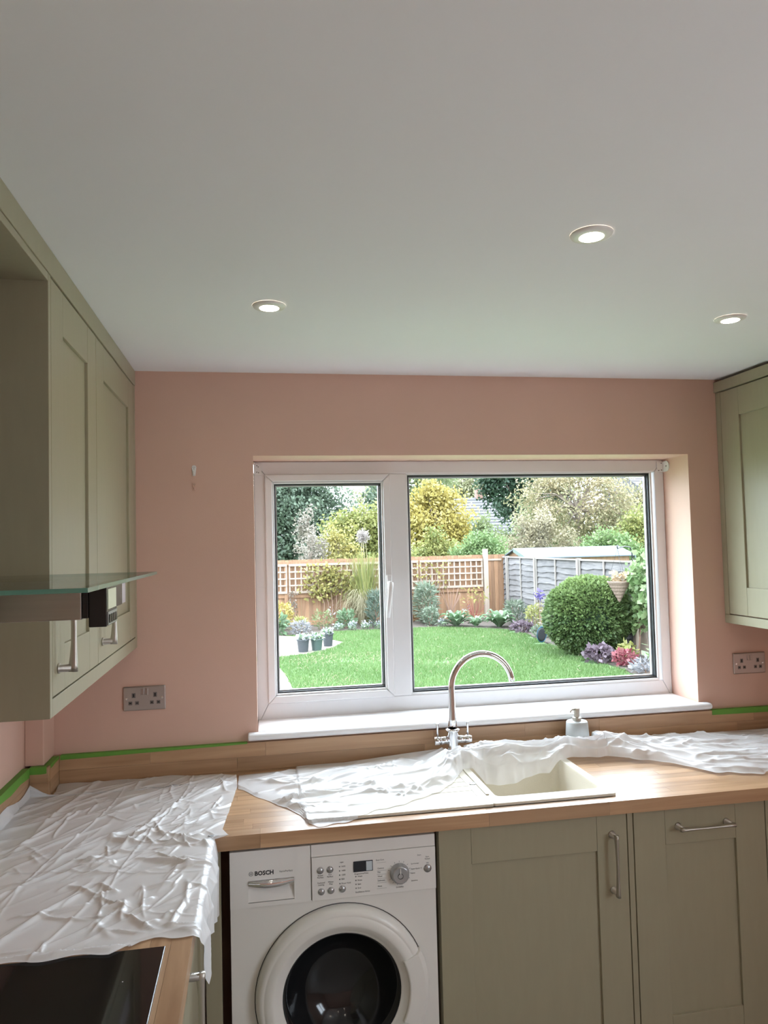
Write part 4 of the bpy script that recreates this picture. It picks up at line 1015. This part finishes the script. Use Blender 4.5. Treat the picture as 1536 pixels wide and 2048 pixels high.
# --- shed behind the right fence
sd_ = empty('garden_shed', (8.7, 17.0, G), 'low garden shed with pale grey felt roof behind the lap fence', 'shed')
sx0, sx1, ye, yr_, yk = 7.12, 10.25, 16.0, 17.0, 18.1
MB().prism([(sx0, ye, 1.275), (sx0, yr_, 1.525), (sx0, yr_, 1.555), (sx0, ye, 1.305)], (sx1-sx0, 0, 0)).build('roof', 'shed_felt', sd_)
MB().prism([(sx0, yr_, 1.525), (sx0, yk, 1.255), (sx0, yk, 1.285), (sx0, yr_, 1.555)], (sx1-sx0, 0, 0)).build('roof', 'shed_felt', sd_)
for k in range(5):
    t0 = .12+.19*k; MB().prism([(sx0, ye+t0, 1.305+.25*t0), (sx0, ye+t0+.012, 1.308+.25*t0), (sx0, ye+t0+.012, 1.313+.25*t0), (sx0, ye+t0, 1.311+.25*t0)], (sx1-sx0, 0, 0)).build('felt_seam', 'shed_felt', sd_)
MB().prism([(sx0+.1, ye+.12, G), (sx0+.1, yk-.12, G), (sx0+.1, yk-.12, 1.28), (sx0+.1, yr_, 1.52), (sx0+.1, ye+.12, 1.295)], (sx1-sx0-.2, 0, 0)).build('walls', 'fence_orange', sd_)
for xx in (sx0-.025, sx1+.003): MB().prism([(xx, ye-.02, 1.20), (xx, yr_, 1.45), (xx, yr_, 1.56), (xx, ye-.02, 1.31)], (.022, 0, 0)).build('fascia_board', 'shed_green', sd_)

# --- houses far behind
def house(x0, x1, y, zr, ze, label, chim=None):
    h = empty('house', ((x0+x1)/2, y, G), label, 'house')
    B(x0+.3, x1-.3, y, y+7, G, ze).build('walls', 'brick_red', h)
    mb = MB(); mb.prism([(x0, y-.4, ze-.1), (x0, y+3.5, zr), (x0, y+7.4, ze-.1)], (x1-x0, 0, 0)); rf = mb.build('roof', 'roof_tile', h)
    nr = 13
    for k in range(nr):
        t0, t1 = k/nr, (k+1)/nr; ya, yb_ = y-.4+3.9*t0, y-.4+3.9*t1; za, zb = ze-.1+(zr-ze+.1)*t0, ze-.1+(zr-ze+.1)*t1
        MB().prism([(x0, ya-.03, za+.02), (x0, yb_, zb+.015), (x0, yb_, zb+.06), (x0, ya-.03, za+.10)], (x1-x0, 0, 0)).build('tile_course', 'roof_tile', rf)
    if chim: B(chim, chim+.5, y+3.2, y+3.8, zr-.4, zr+.75).build('chimney', 'brick_red', h)
    for k in range(3):
        wx = x0+1.2+k*(x1-x0-2)/3
        f_ = B(wx, wx+1.0, y-.03, y+.02, ze-1.9, ze-.7).build('window', 'upvc', h); B(wx+.07, wx+.93, y-.035, y-.028, ze-1.83, ze-.77).build('pane', 'display_dark', f_)
house(13.6, 22.5, 46, 5.0, 2.3, 'distant house with grey tiled roof and brick chimney', 16.0)
house(20.2, 29, 32, 5.4, 3.55, 'brick house with tiled roof glimpsed beyond the shed')

# --- trees and tall shrubs beyond the fences
tree('evergreen_tree', 'large dark blue green evergreen tree behind the orange fence', 'tree', 1.32, 28.3, 5.65, -0.35, 2.53, 'lf_evergreen', 30000, 0.176, 110, .36, ry=1.26)
tree('evergreen_tree', 'tall dark evergreen tree partly hidden by the window mullion', 'tree', 6.26, 32.0, 5.83, 0.32, 1.06, 'lf_evergreen', 7000, 0.180, 34, .42, ry=0.53)
tree('hazel_tree', 'broad yellow green leafy tree behind the pampas grass', 'tree', 4.03, 24.6, 3.47, 0.08, 1.67, 'lf_yellowgreen', 17000, 0.140, 80, .36, ry=0.83)
tree('silver_shrub', 'sparse grey brown shrub in front of the dark evergreen', 'shrub', 1.49, 18.6, 2.18, 0.74, 0.58, 'lf_greybrown', 1300, 0.087, 22, .42, .03, ry=0.29)
tree('beech_shrub', 'small orange tinted shrub rising over the trellis top', 'shrub', 2.47, 19.9, 2.38, 0.65, 0.68, 'lf_climber', 2200, 0.105, 26, .42, .03, ry=0.34)
tree('rowan_tree', 'thin tree with fading pinkish brown leaves before the evergreen', 'tree', 1.63, 21.3, 3.26, 1.40, 0.45, 'lf_greybrown', 700, 0.100, 18, .4, .03, ry=0.23)
tree('maple_tree', 'bright yellow autumn maple tree beside the window mullion', 'tree', 6.25, 22.6, 3.87, 0.77, 1.39, 'lf_yellow', 12000, 0.134, 60, .36, ry=0.70)
tree('elder_bush', 'yellow green bush under the bright yellow maple', 'shrub', 5.69, 20.6, 2.16, 0.14, 1.04, 'lf_yellowgreen', 6000, 0.114, 40, .38, .05, ry=0.52)
tree('willow_tree', 'drooping green willow tree behind the yellow maple', 'tree', 8.67, 36.0, 7.87, 3.10, 2.38, 'lf_willow', 11000, 0.282, 60, .36, .12, .18, droop=1.3, ry=1.19)
tree('birch_tree', 'pale yellow tree far away above the grey house roof', 'tree', 17.00, 58.0, 11.00, 3.00, 3.60, 'lf_pale', 9000, 0.300, 70, .34, ry=1.80)
tree('birch_tree', 'pale wispy tree showing against the sky beside the evergreen', 'tree', 7.06, 43.0, 6.08, 2.23, 1.39, 'lf_pale', 2200, 0.214, 30, .36, ry=0.70)
tree('cypress_tree', 'dense dark green cypress tree beside the grey roof', 'tree', 13.88, 35.2, 8.16, 2.28, 1.82, 'lf_conifer', 20000, 0.200, 80, .38, .14, ry=0.91)
tree('fir_tree', 'dark fir tree showing through the thin apple branches', 'tree', 18.89, 42.0, 7.73, 3.56, 1.43, 'lf_conifer', 3500, 0.242, 26, .4, .14, ry=0.71)
tree('ash_tree', 'dark green treetop above the brick house', 'tree', 26.89, 47.0, 8.47, 4.38, 2.15, 'lf_evergreen', 5000, 0.258, 30, .4, .15, ry=1.08)
tree('lilac_bush', 'fresh green bush rising behind the tall fence post', 'shrub', 6.81, 19.0, 2.14, 0.22, 0.94, 'lf_green', 8000, 0.089, 40, .38, .05, ry=0.47)
tree('elm_bush', 'slender yellow green bush between maple and grey roof', 'shrub', 8.56, 24.6, 3.09, 0.20, 0.96, 'lf_willow', 6000, 0.118, 40, .4, .05, ry=0.48)
tree('apple_tree', 'spreading apple tree with sparse yellow and pink leaves behind the shed', 'tree', 13.31, 26.2, 5.16, 1.37, 2.92, 'lf_apple', 15000, 0.119, 150, .24, .12, branches=44, ry=1.46)
tree('hawthorn_bush', 'russet and cream leaved bush behind the shed roof', 'shrub', 9.38, 20.8, 2.72, 0.25, 1.21, 'lf_russet', 9000, 0.097, 60, .34, .05, branches=14, ry=0.60)
tree('laurel_bush', 'mid green bush under the apple tree behind the shed', 'shrub', 12.66, 22.3, 2.19, 0.06, 1.42, 'lf_green', 8000, 0.120, 50, .38, .06, ry=0.71)
tree('field_maple', 'yellow leaved bush at the far side of the apple tree', 'shrub', 15.27, 23.9, 3.23, 0.05, 1.65, 'lf_yellowgreen', 9000, 0.132, 60, .36, .06, branches=14, ry=0.82)
tree('plum_tree', 'thin tree with cream leaves beside the brick house', 'tree', 18.27, 28.9, 5.00, 0.37, 1.98, 'lf_apple', 8000, 0.143, 80, .3, .08, branches=20, ry=0.99)
tree('holly_tree', 'greyish green holly tree behind the russet bush', 'tree', 14.41, 31.9, 3.58, -0.19, 2.88, 'lf_willow', 12000, 0.155, 70, .36, .1, ry=1.44)
tree('hedge_bush', 'dark green hedge bush low behind the orange fence', 'shrub', 4.09, 18.9, 1.89, 0.08, 0.86, 'lf_yellowgreen', 5000, 0.105, 40, .4, .05, ry=0.43)
tree('hedge_bush', 'leafy green hedge bush beyond the shed end', 'shrub', 11.40, 16.3, 1.70, -0.20, 0.80, 'lf_willow', 4000, 0.100, 30, .4, .04, ry=0.40)

# --- plants along the fences
bb = empty('clipped_box_bush', (6.0, 10.2, G), 'big rounded clipped green bush beside the lap fence', 'bush')
n = 24000; q = rng.normal(size=(n, 3)); q /= np.linalg.norm(q, axis=1, keepdims=True); q = np.sign(q)*np.abs(q)**.85; q /= np.maximum(np.linalg.norm(q, axis=1, keepdims=True), .9)
rr_ = (.90+.12*rng.random((n, 1)))*(1+.05*(vn(q[:, :1]*4+7, q[:, 2:]*4+7, 2)-.5)*2)
p = np.array([6.10, 10.2, .33])+q*rr_*np.array([.79, .66, .725]); p[:, 0] = np.minimum(p[:, 0], 6.76); p[:, 2] = np.maximum(p[:, 2], G+.02)
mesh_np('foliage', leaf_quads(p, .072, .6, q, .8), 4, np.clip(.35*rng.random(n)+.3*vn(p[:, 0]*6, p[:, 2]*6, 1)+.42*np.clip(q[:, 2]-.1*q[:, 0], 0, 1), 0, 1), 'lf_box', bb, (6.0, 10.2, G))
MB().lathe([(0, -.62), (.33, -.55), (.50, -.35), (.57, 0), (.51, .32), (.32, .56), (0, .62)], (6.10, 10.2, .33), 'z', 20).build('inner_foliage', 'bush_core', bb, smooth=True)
MB().tube([(6.0, 10.2, G-.02), (6.0, 10.2, .2)], .06, 8).build('trunk', 'bark', bb)
# vine on the near fence
def wallplant(name, label, c, ext, n, leaf, mat, stems, cat='climber', asp=.7, clump=18, stem='brown_stem', xmin=-9., ylim=(-9., 99.)):
    r = empty(name, (c[0], c[1], G), label, cat)
    k = rng.random((clump, 3))-.5; i = rng.integers(0, clump, n); p = np.array(c)+k[i]*np.array(ext)+rng.normal(size=(n, 3))*np.array(ext)*.11
    p[:, 0] = np.clip(p[:, 0], xmin+leaf*.5, FX-.10); p[:, 1] = np.clip(p[:, 1], ylim[0], min(ylim[1], FYY-.15))
    v = leaf_quads(p, leaf, asp, np.tile([-.3, -.3, -.3], (n, 1)), 1.)
    v[:, 0] = np.clip(v[:, 0], xmin, FX-.062); v[:, 1] = np.clip(v[:, 1], ylim[0], min(ylim[1], FYY-.115))   # leaves lie in front of fence and trellis
    mesh_np('foliage', v, 4, rng.random(n), mat, r, (c[0], c[1], G))
    for k in range(stems):
        t = (k+.5)/stems-.5; x_, y_ = c[0]+t*ext[0]*.5, c[1]+t*ext[1]*.5
        MB().tube([(x_, y_, G-.01), (x_+.04, y_-.03, (G+c[2])/2), (x_+t*ext[0]*.3, y_+t*ext[1]*.3, c[2]), (x_+t*ext[0]*.45, y_+t*ext[1]*.4, c[2]+ext[2]*.45)], [.014, .011, .008, .004], 5).build('stem', stem, r)
    return r
wallplant('climbing_vine', 'light green leafy vine tumbling over the woven fence panel', (6.70, 8.62, .85), (.32, 1.35, 1.0), 1500, .13, 'lf_vine', 4, clump=34, ylim=(7.6, 9.28))
wallplant('climbing_vine', 'dark green leafy vine hanging behind the wicker basket', (6.75, 9.60, .62), (.18, .36, .9), 420, .12, 'lf_green', 2, clump=14, xmin=6.62, ylim=(9.29, 9.84))
wallplant('yellow_climber', 'yellow leaved climber spreading over the trellis panel', (2.0, 17.17, .80), (1.35, .16, .80), 900, .10, 'lf_climber', 6, clump=26)
wallplant('rose_climber', 'thin bare rose climber with few leaves on the corner trellis', (4.75, 17.21, .85), (.9, .12, .7), 140, .08, 'lf_climber', 5, clump=14)
wallplant('bare_climber', 'thin bare twining stems on the fence near the gravel', (.90, 17.22, .25), (.25, .08, .7), 90, .07, 'lf_greybrown', 4, clump=10)
# pampas grass
pg_ = empty('pampas_grass', (2.82, 16.68, G), 'tall arching pampas grass clump with pale plumes by the fence', 'grass')
def blades(x, y, z0, n, h, rx, wdt, mat, name, parent, base, arch=1.):
    a = rng.random(n)*2*PI; H = h*(.35+.7*rng.random(n)); o = rx*(.25+.75*rng.random(n)); vs_ = []
    sd = np.stack([-np.sin(a), np.cos(a), np.zeros(n)], 1)*wdt
    for t0, t1 in ((0, .35), (.35, .65), (.65, .88), (.88, 1.)):
        def pt(t): return np.stack([x+np.cos(a)*(o*t**1.35+.04), y+np.sin(a)*(.22*o*t**1.35+.04), z0+H*(t-arch*.55*t**3.2)*1.15], 1)
        p0, p1 = pt(t0), pt(t1); w0, w1 = 1-t0*.8, 1-t1*.85
        vs_.append(np.stack([p0-sd*w0, p0+sd*w0, p1+sd*w1, p1-sd*w1], 1))
    v = np.stack(vs_, 1).reshape(-1, 3); tn = np.repeat(rng.random(n), 4)
    return mesh_np(name, v, 4, tn, mat, parent, base)
blades(2.83, 16.68, G, 620, 3.2, .95, .008, 'lf_yellowgreen', 'green_blades', pg_, (2.82, 16.68, G))
blades(2.71, 16.63, G, 480, 1.75, .85, .010, 'lf_straw', 'dry_blades', pg_, (2.82, 16.68, G), 1.25)
for k in range(5):
    t = k*1.3; x_ = 2.80+.05*math.cos(t)-.03*k+.05; y_ = 16.68+.08*math.sin(t)
    MB().tube([(x_, y_, G-.01), (x_+.01, y_, 1.0), (x_+.02*(k-2), y_, 1.9)], [.008, .006, .004], 5).build('flower_stalk', 'straw_stem', pg_)
    c = np.stack([rng.normal(size=140)*.045+x_+.02*(k-2), rng.normal(size=140)*.04+y_, 1.96+rng.normal(size=140)*.07], 1)
    mesh_np('plume', leaf_quads(c, .10, .18, np.tile([-.2, 0, .5], (140, 1)), .8), 4, rng.random(140), 'lf_plume', pg_, (2.82, 16.68, G))
plant('lavender_bush', 'blue green bushy plant beside the pampas grass', 3.05, 16.06, .96, .26, 'lf_blue', 900, .15, .16, .7, .7, cat='shrub')
plant('euphorbia', 'pale sage green feathery shrub in front of the fence', 4.42, 16.46, 1.10, .30, 'lf_sage', 1000, .17, .16, .5, .75, cat='shrub')
plant('variegated_shrub', 'small pale variegated shrub at the foot of the sage shrub', 4.40, 15.90, .50, .20, 'lf_sage', 500, .08, .5, .5, .8, cat='shrub')
plant('copper_shrub', 'orange brown autumn shrub by the window mullion side of the fence', 4.08, 17.02, .78, .20, 'lf_orange', 600, .08, .4, .6, .8, cat='shrub')
plant('japanese_maple', 'small golden yellow maple shrub at the gravel edge', .60, 16.28, .74, .30, 'lf_yellow', 380, .12, .3, .2, 1., cat='shrub')
plant('leafy_perennial', 'broad leaved green plant by the gravel edge', .46, 15.42, .42, .22, 'lf_hosta', 160, .18, .45, .4, .7)
plant('heather', 'low mauve grey heather clump beside the gravel', 1.00, 15.36, .30, .26, 'lf_silver', 420, .09, .3, .5, .8)
plant('lime_perennial', 'low lime green plant behind the heather', 1.06, 15.92, .36, .17, 'lf_lime', 200, .09, .4, .5, .8)
plant('twiggy_perennial', 'thin grey green twiggy plant in the bed before the climber', 1.60, 16.0, .50, .25, 'lf_willow', 220, .10, .25, .6, .7)
plant('leafy_perennial', 'rounded dark green plant with white flowers below the trellis', 2.22, 16.14, .46, .20, 'lf_hosta', 240, .13, .4, .5, .7)
for k, (x_, y_) in enumerate(((1.98, 15.72), (2.33, 15.72), (2.68, 15.70), (3.03, 15.69), (3.38, 15.67), (4.66, 15.62))):
    r = plant('white_bedding_plant', 'small white bedding flower clump along the lawn edge', x_, y_, .16, .13, 'lf_hosta', 80, .06, .5, .4, .8, 'white bedding flowers', stems=0)
    n_ = 46; c = np.stack([x_+rng.normal(size=n_)*.062, y_+rng.normal(size=n_)*.045, G+.10+rng.random(n_)*.12], 1)
    mesh_np('blooms', leaf_quads(c, .055, .9), 4, rng.random(n_), 'lf_white', r, (x_, y_, G))
o = plant('white_lily', 'single white flower spike in front of the orange boards', 1.92, 16.85, .66, .06, 'lf_white', 16, .08, .4, .6, .6, stems=1)
o = plant('white_rose', 'small pale pink rose bloom beside the tall fence post', 5.55, 16.5, .56, .07, 'lf_plume', 18, .09, .6, .4, .8, stems=1)
def hosta(x, y, s, nl, label):
    r = empty('hosta_plant', (x, y, G), label, 'plant')
    for k in range(nl):
        a = k*2.399+random.uniform(-.2, .2); t = .35+.65*(k/nl); L = s*(.5+.25*random.random()); W_ = L*.50; hg = s*(.10+.78*(1-t)+.14*random.random())
        v = []; f = []; N = 6
        for i in range(N+1):
            u = i/N; out_ = .04+L*u*(1.0 if t > .5 else .7); z = G+.04+hg*math.sin(u*PI*.70)
            wdt = W_*math.sin(PI*min(.03+u*.97, .985))**.8*.5
            for sg, dz in ((-1, .015), (0, -.008), (1, .015)): v.append((x+math.cos(a)*out_-math.sin(a)*wdt*sg, y+math.sin(a)*out_+math.cos(a)*wdt*sg, z+dz))
        for i in range(N):
            for j in (0, 1): f.append((i*3+j, i*3+j+1, (i+1)*3+j+1, (i+1)*3+j))
        o = MB().add(v, f).build('leaf', 'lf_hosta', r, smooth=True)
        at_ = o.data.attributes.new('tone', 'FLOAT', 'POINT'); at_.data.foreach_set('value', [random.random()]*len(o.data.vertices))
hosta(4.98, 15.45, .56, 26, 'broad leaved hosta clump at the lawn edge below the trellis')
hosta(5.42, 15.22, .38, 16, 'smaller hosta clump between two larger hostas')
hosta(5.90, 14.85, .62, 28, 'large broad leaved hosta in the fence corner')
dw = empty('dogwood', (5.65, 16.2, G), 'red stemmed dogwood shrub in front of the corner post', 'shrub')
for k in range(15):
    a = k*.7; e = (5.65+.34*math.cos(a)*(.4+.6*random.random()), 16.2+.2*math.sin(a), G+.30+.35*random.random())
    MB().tube([(5.65+.03*math.cos(a), 16.2+.03*math.sin(a), G-.01), ((5.65+e[0])/2+.02, (16.2+e[1])/2, G+.28), e], [.008, .006, .004], 5).build('stem', 'red_stem', dw)
c = np.stack([5.65+rng.normal(size=70)*.22, 16.2+rng.normal(size=70)*.12, G+.5+rng.random(70)*.45], 1); mesh_np('foliage', leaf_quads(c, .10, .4), 4, rng.random(70), 'lf_climber', dw, (5.65, 16.2, G))
bs = empty('bare_shrub', (5.14, 16.6, G), 'bare brown stemmed shrub against the orange boards', 'shrub')
for k in range(14):
    a = k*1.1; e = (5.14+.30*math.cos(a), 16.6+.15*math.sin(a), G+.75+.3*random.random())
    MB().tube([(5.14+.03*math.cos(a), 16.6, G-.01), (5.14+.10*math.cos(a), 16.6+.05*math.sin(a), G+.4), e], [.012, .009, .005], 5).build('stem', 'brown_stem', bs)
plant('grey_perennial', 'silvery green leafy plant at the foot of the lap fence', 6.52, 15.35, .62, .24, 'lf_sage', 420, .14, .25, .6, .7)
plant('cream_perennial', 'cream and yellow leaved plant against the lap fence', 6.58, 14.22, .60, .20, 'lf_lime', 360, .09, .35, .6, .8)
plant('cream_perennial', 'pale straw coloured plant between round bush and fence corner', 6.58, 13.1, .75, .24, 'lf_straw', 260, .09, .3, .7, .7)
plant('purple_heuchera', 'low dark purple leaved plant along the bed edge', 6.14, 13.82, .22, .26, 'lf_purple', 260, .10, .6, .3, .8)
plant('grey_perennial', 'small pale green edging plant beside the blue tub', 6.18, 12.75, .25, .24, 'lf_sage', 220, .08, .5, .4, .8)
vf = plant('violet_clematis', 'small violet blue flower standing in front of the lap fence', 6.50, 13.6, 1.02, .07, 'lf_lime', 40, .09, .4, .5, .8, stems=2)
c = np.stack([6.46+rng.normal(size=30)*.035, 13.55+rng.normal(size=30)*.03, .50+rng.normal(size=30)*.05], 1); mesh_np('bloom', leaf_quads(c, .09, .7), 4, rng.random(30), 'lf_violet', vf, (6.50, 13.6, G))
plant('heuchera', 'dusky purple broad leaved plant in front of the round bush', 5.84, 9.28, .27, .24, 'lf_purple', 220, .10, .8, .35, .8)
plant('coleus', 'crimson and pink leaved bedding plant beside the purple one', 6.05, 8.78, .26, .19, 'lf_red', 260, .08, .6, .35, .8)
plant('lime_coleus', 'yellow lime leaved plant behind the crimson one', 6.30, 9.16, .32, .14, 'lf_lime', 120, .10, .6, .35, .8)
plant('silver_cineraria', 'silvery mauve low plant at the bed end near the woven panel', 6.05, 8.05, .22, .24, 'lf_silver', 160, .10, .4, .4, .8)
plant('leafy_perennial', 'sparse green plant at the foot of the woven panel', 6.42, 8.42, .30, .16, 'lf_vine', 90, .10, .4, .5, .8)
o = B(5.95, 6.13, 8.38, 8.50, G+.028, G+.085).build('edging_stone', 'plaque', bevel=.012); tag(o, 'pale edging stone lying below the crimson plant', 'stone')

# --- pots on the gravel
def pot(x, y, r, h, mat, label, z0=G+.0205, round_=False):
    p_ = empty('flower_pot', (x, y, z0), label, 'flower pot')
    prof = [(0, 0), (r*.78, 0), (r*.98, h*.9), (r*1.08, h*.9), (r*1.08, h), (r*.95, h), (r*.93, h*.88), (0, h*.86)] if not round_ else [(0, 0), (r*.62, 0), (r*.92, h*.35), (r*1.0, h*.7), (r*1.0, h*.9), (r*1.08, h*.92), (r*1.08, h), (r*.95, h), (r*.93, h*.88), (0, h*.86)]
    MB().lathe(prof, (x, y, z0), 'z', 28).build('pot', mat, p_, smooth=False)
    n_ = 70; a = rng.random(n_)*2*PI; q = np.sqrt(rng.random(n_))*r*.95; c = np.stack([x+np.cos(a)*q, y+np.sin(a)*q, z0+h*.9+rng.random(n_)*.10], 1)
    mesh_np('leaves', leaf_quads(c, .07, .5), 4, rng.random(n_), 'lf_hosta', p_, (x, y, z0))
    n_ = 60; a = rng.random(n_)*2*PI; q = np.sqrt(rng.random(n_))*r*.9; c = np.stack([x+np.cos(a)*q, y+np.sin(a)*q, z0+h*.95+rng.random(n_)*.13], 1)
    mesh_np('blooms', leaf_quads(c, .06, .9), 4, rng.random(n_), 'lf_white', p_, (x, y, z0))
pot(.885, 12.30, .125, .255, 'pot_grey', 'dark grey flower pot with pale flowers, standing nearest the lawn path')
pot(1.17, 12.42, .125, .235, 'pot_green', 'rounded green glazed flower pot between two darker pots')
pot(1.455, 12.98, .115, .27, 'pot_grey', 'dark tall flower pot standing at the lawn side of the group')
# --- blue tub by the bush
tb = empty('garden_tub', (5.80, 11.75, G), 'blue flexible garden tub tipped beside the round bush', 'tub')
ax_ = (Vector((0, 0, 1)), Vector((.85, .5, 0)).normalized(), Vector((-.45, -.85, .28)).normalized())
MB().lathe([(0, 0), (.11, 0), (.155, .20), (.162, .20), (.162, .212), (.150, .212), (.105, .012), (0, .012)], (5.86, 11.90, G+.155), ax_, 24).build('tub', 'tub_blue', tb, smooth=True)
MB().lathe([(.100, .02), (.146, .205), (.10, .212), (0, .20)], (5.86, 11.90, G+.155), ax_, 24).build('contents', 'pot_grey', tb, smooth=True)
# --- hanging basket and its bracket
hb_ = empty('basket_bracket', (6.86, 9.88, 1.20), 'black iron hook bracket on the pale fence post', 'bracket')
MB().tube([(6.868, 9.895, 1.16), (6.852, 9.878, 1.50), (6.79, 9.83, 1.59), (6.62, 9.70, 1.61), (6.44, 9.555, 1.595), (6.375, 9.50, 1.580), (6.355, 9.485, 1.61), (6.38, 9.505, 1.635)], .012, 8).build('arm', 'iron', hb_, smooth=True)
hk = empty('hanging_basket', (6.37, 9.50, .62), 'conical wicker hanging basket with fading flowers beside the bush', 'hanging basket')
prof = []
for k in range(13): prof.append((.010+.185*k/12+(.006 if k % 2 else 0), .36*k/12))
MB().lathe(prof+[(.185, .36), (.02, .30)], (6.37, 9.50, .62), 'z', 28).build('cone', 'wicker', hk, smooth=False)
MB().lathe([(.19, .35), (.205, .355), (.205, .372), (.19, .375)], (6.37, 9.50, .62), 'z', 28).build('rim', 'wicker', hk)
for k in range(3):
    a = k*2.09+.4; MB().tube([(6.37+.19*math.cos(a), 9.50+.19*math.sin(a), .98), (6.37, 9.50, 1.578)], .0028, 4).build('chain', 'iron', hk)
n_ = 110; a = rng.random(n_)*2*PI; q = np.sqrt(rng.random(n_))*.17; c = np.stack([6.37+np.cos(a)*q, 9.50+np.sin(a)*q, .97+rng.random(n_)*.16], 1)
mesh_np('flowers', leaf_quads(c, .075, .8), 4, rng.random(n_), 'lf_peach', hk, (6.37, 9.50, .62))
bpy.context.view_layer.update()
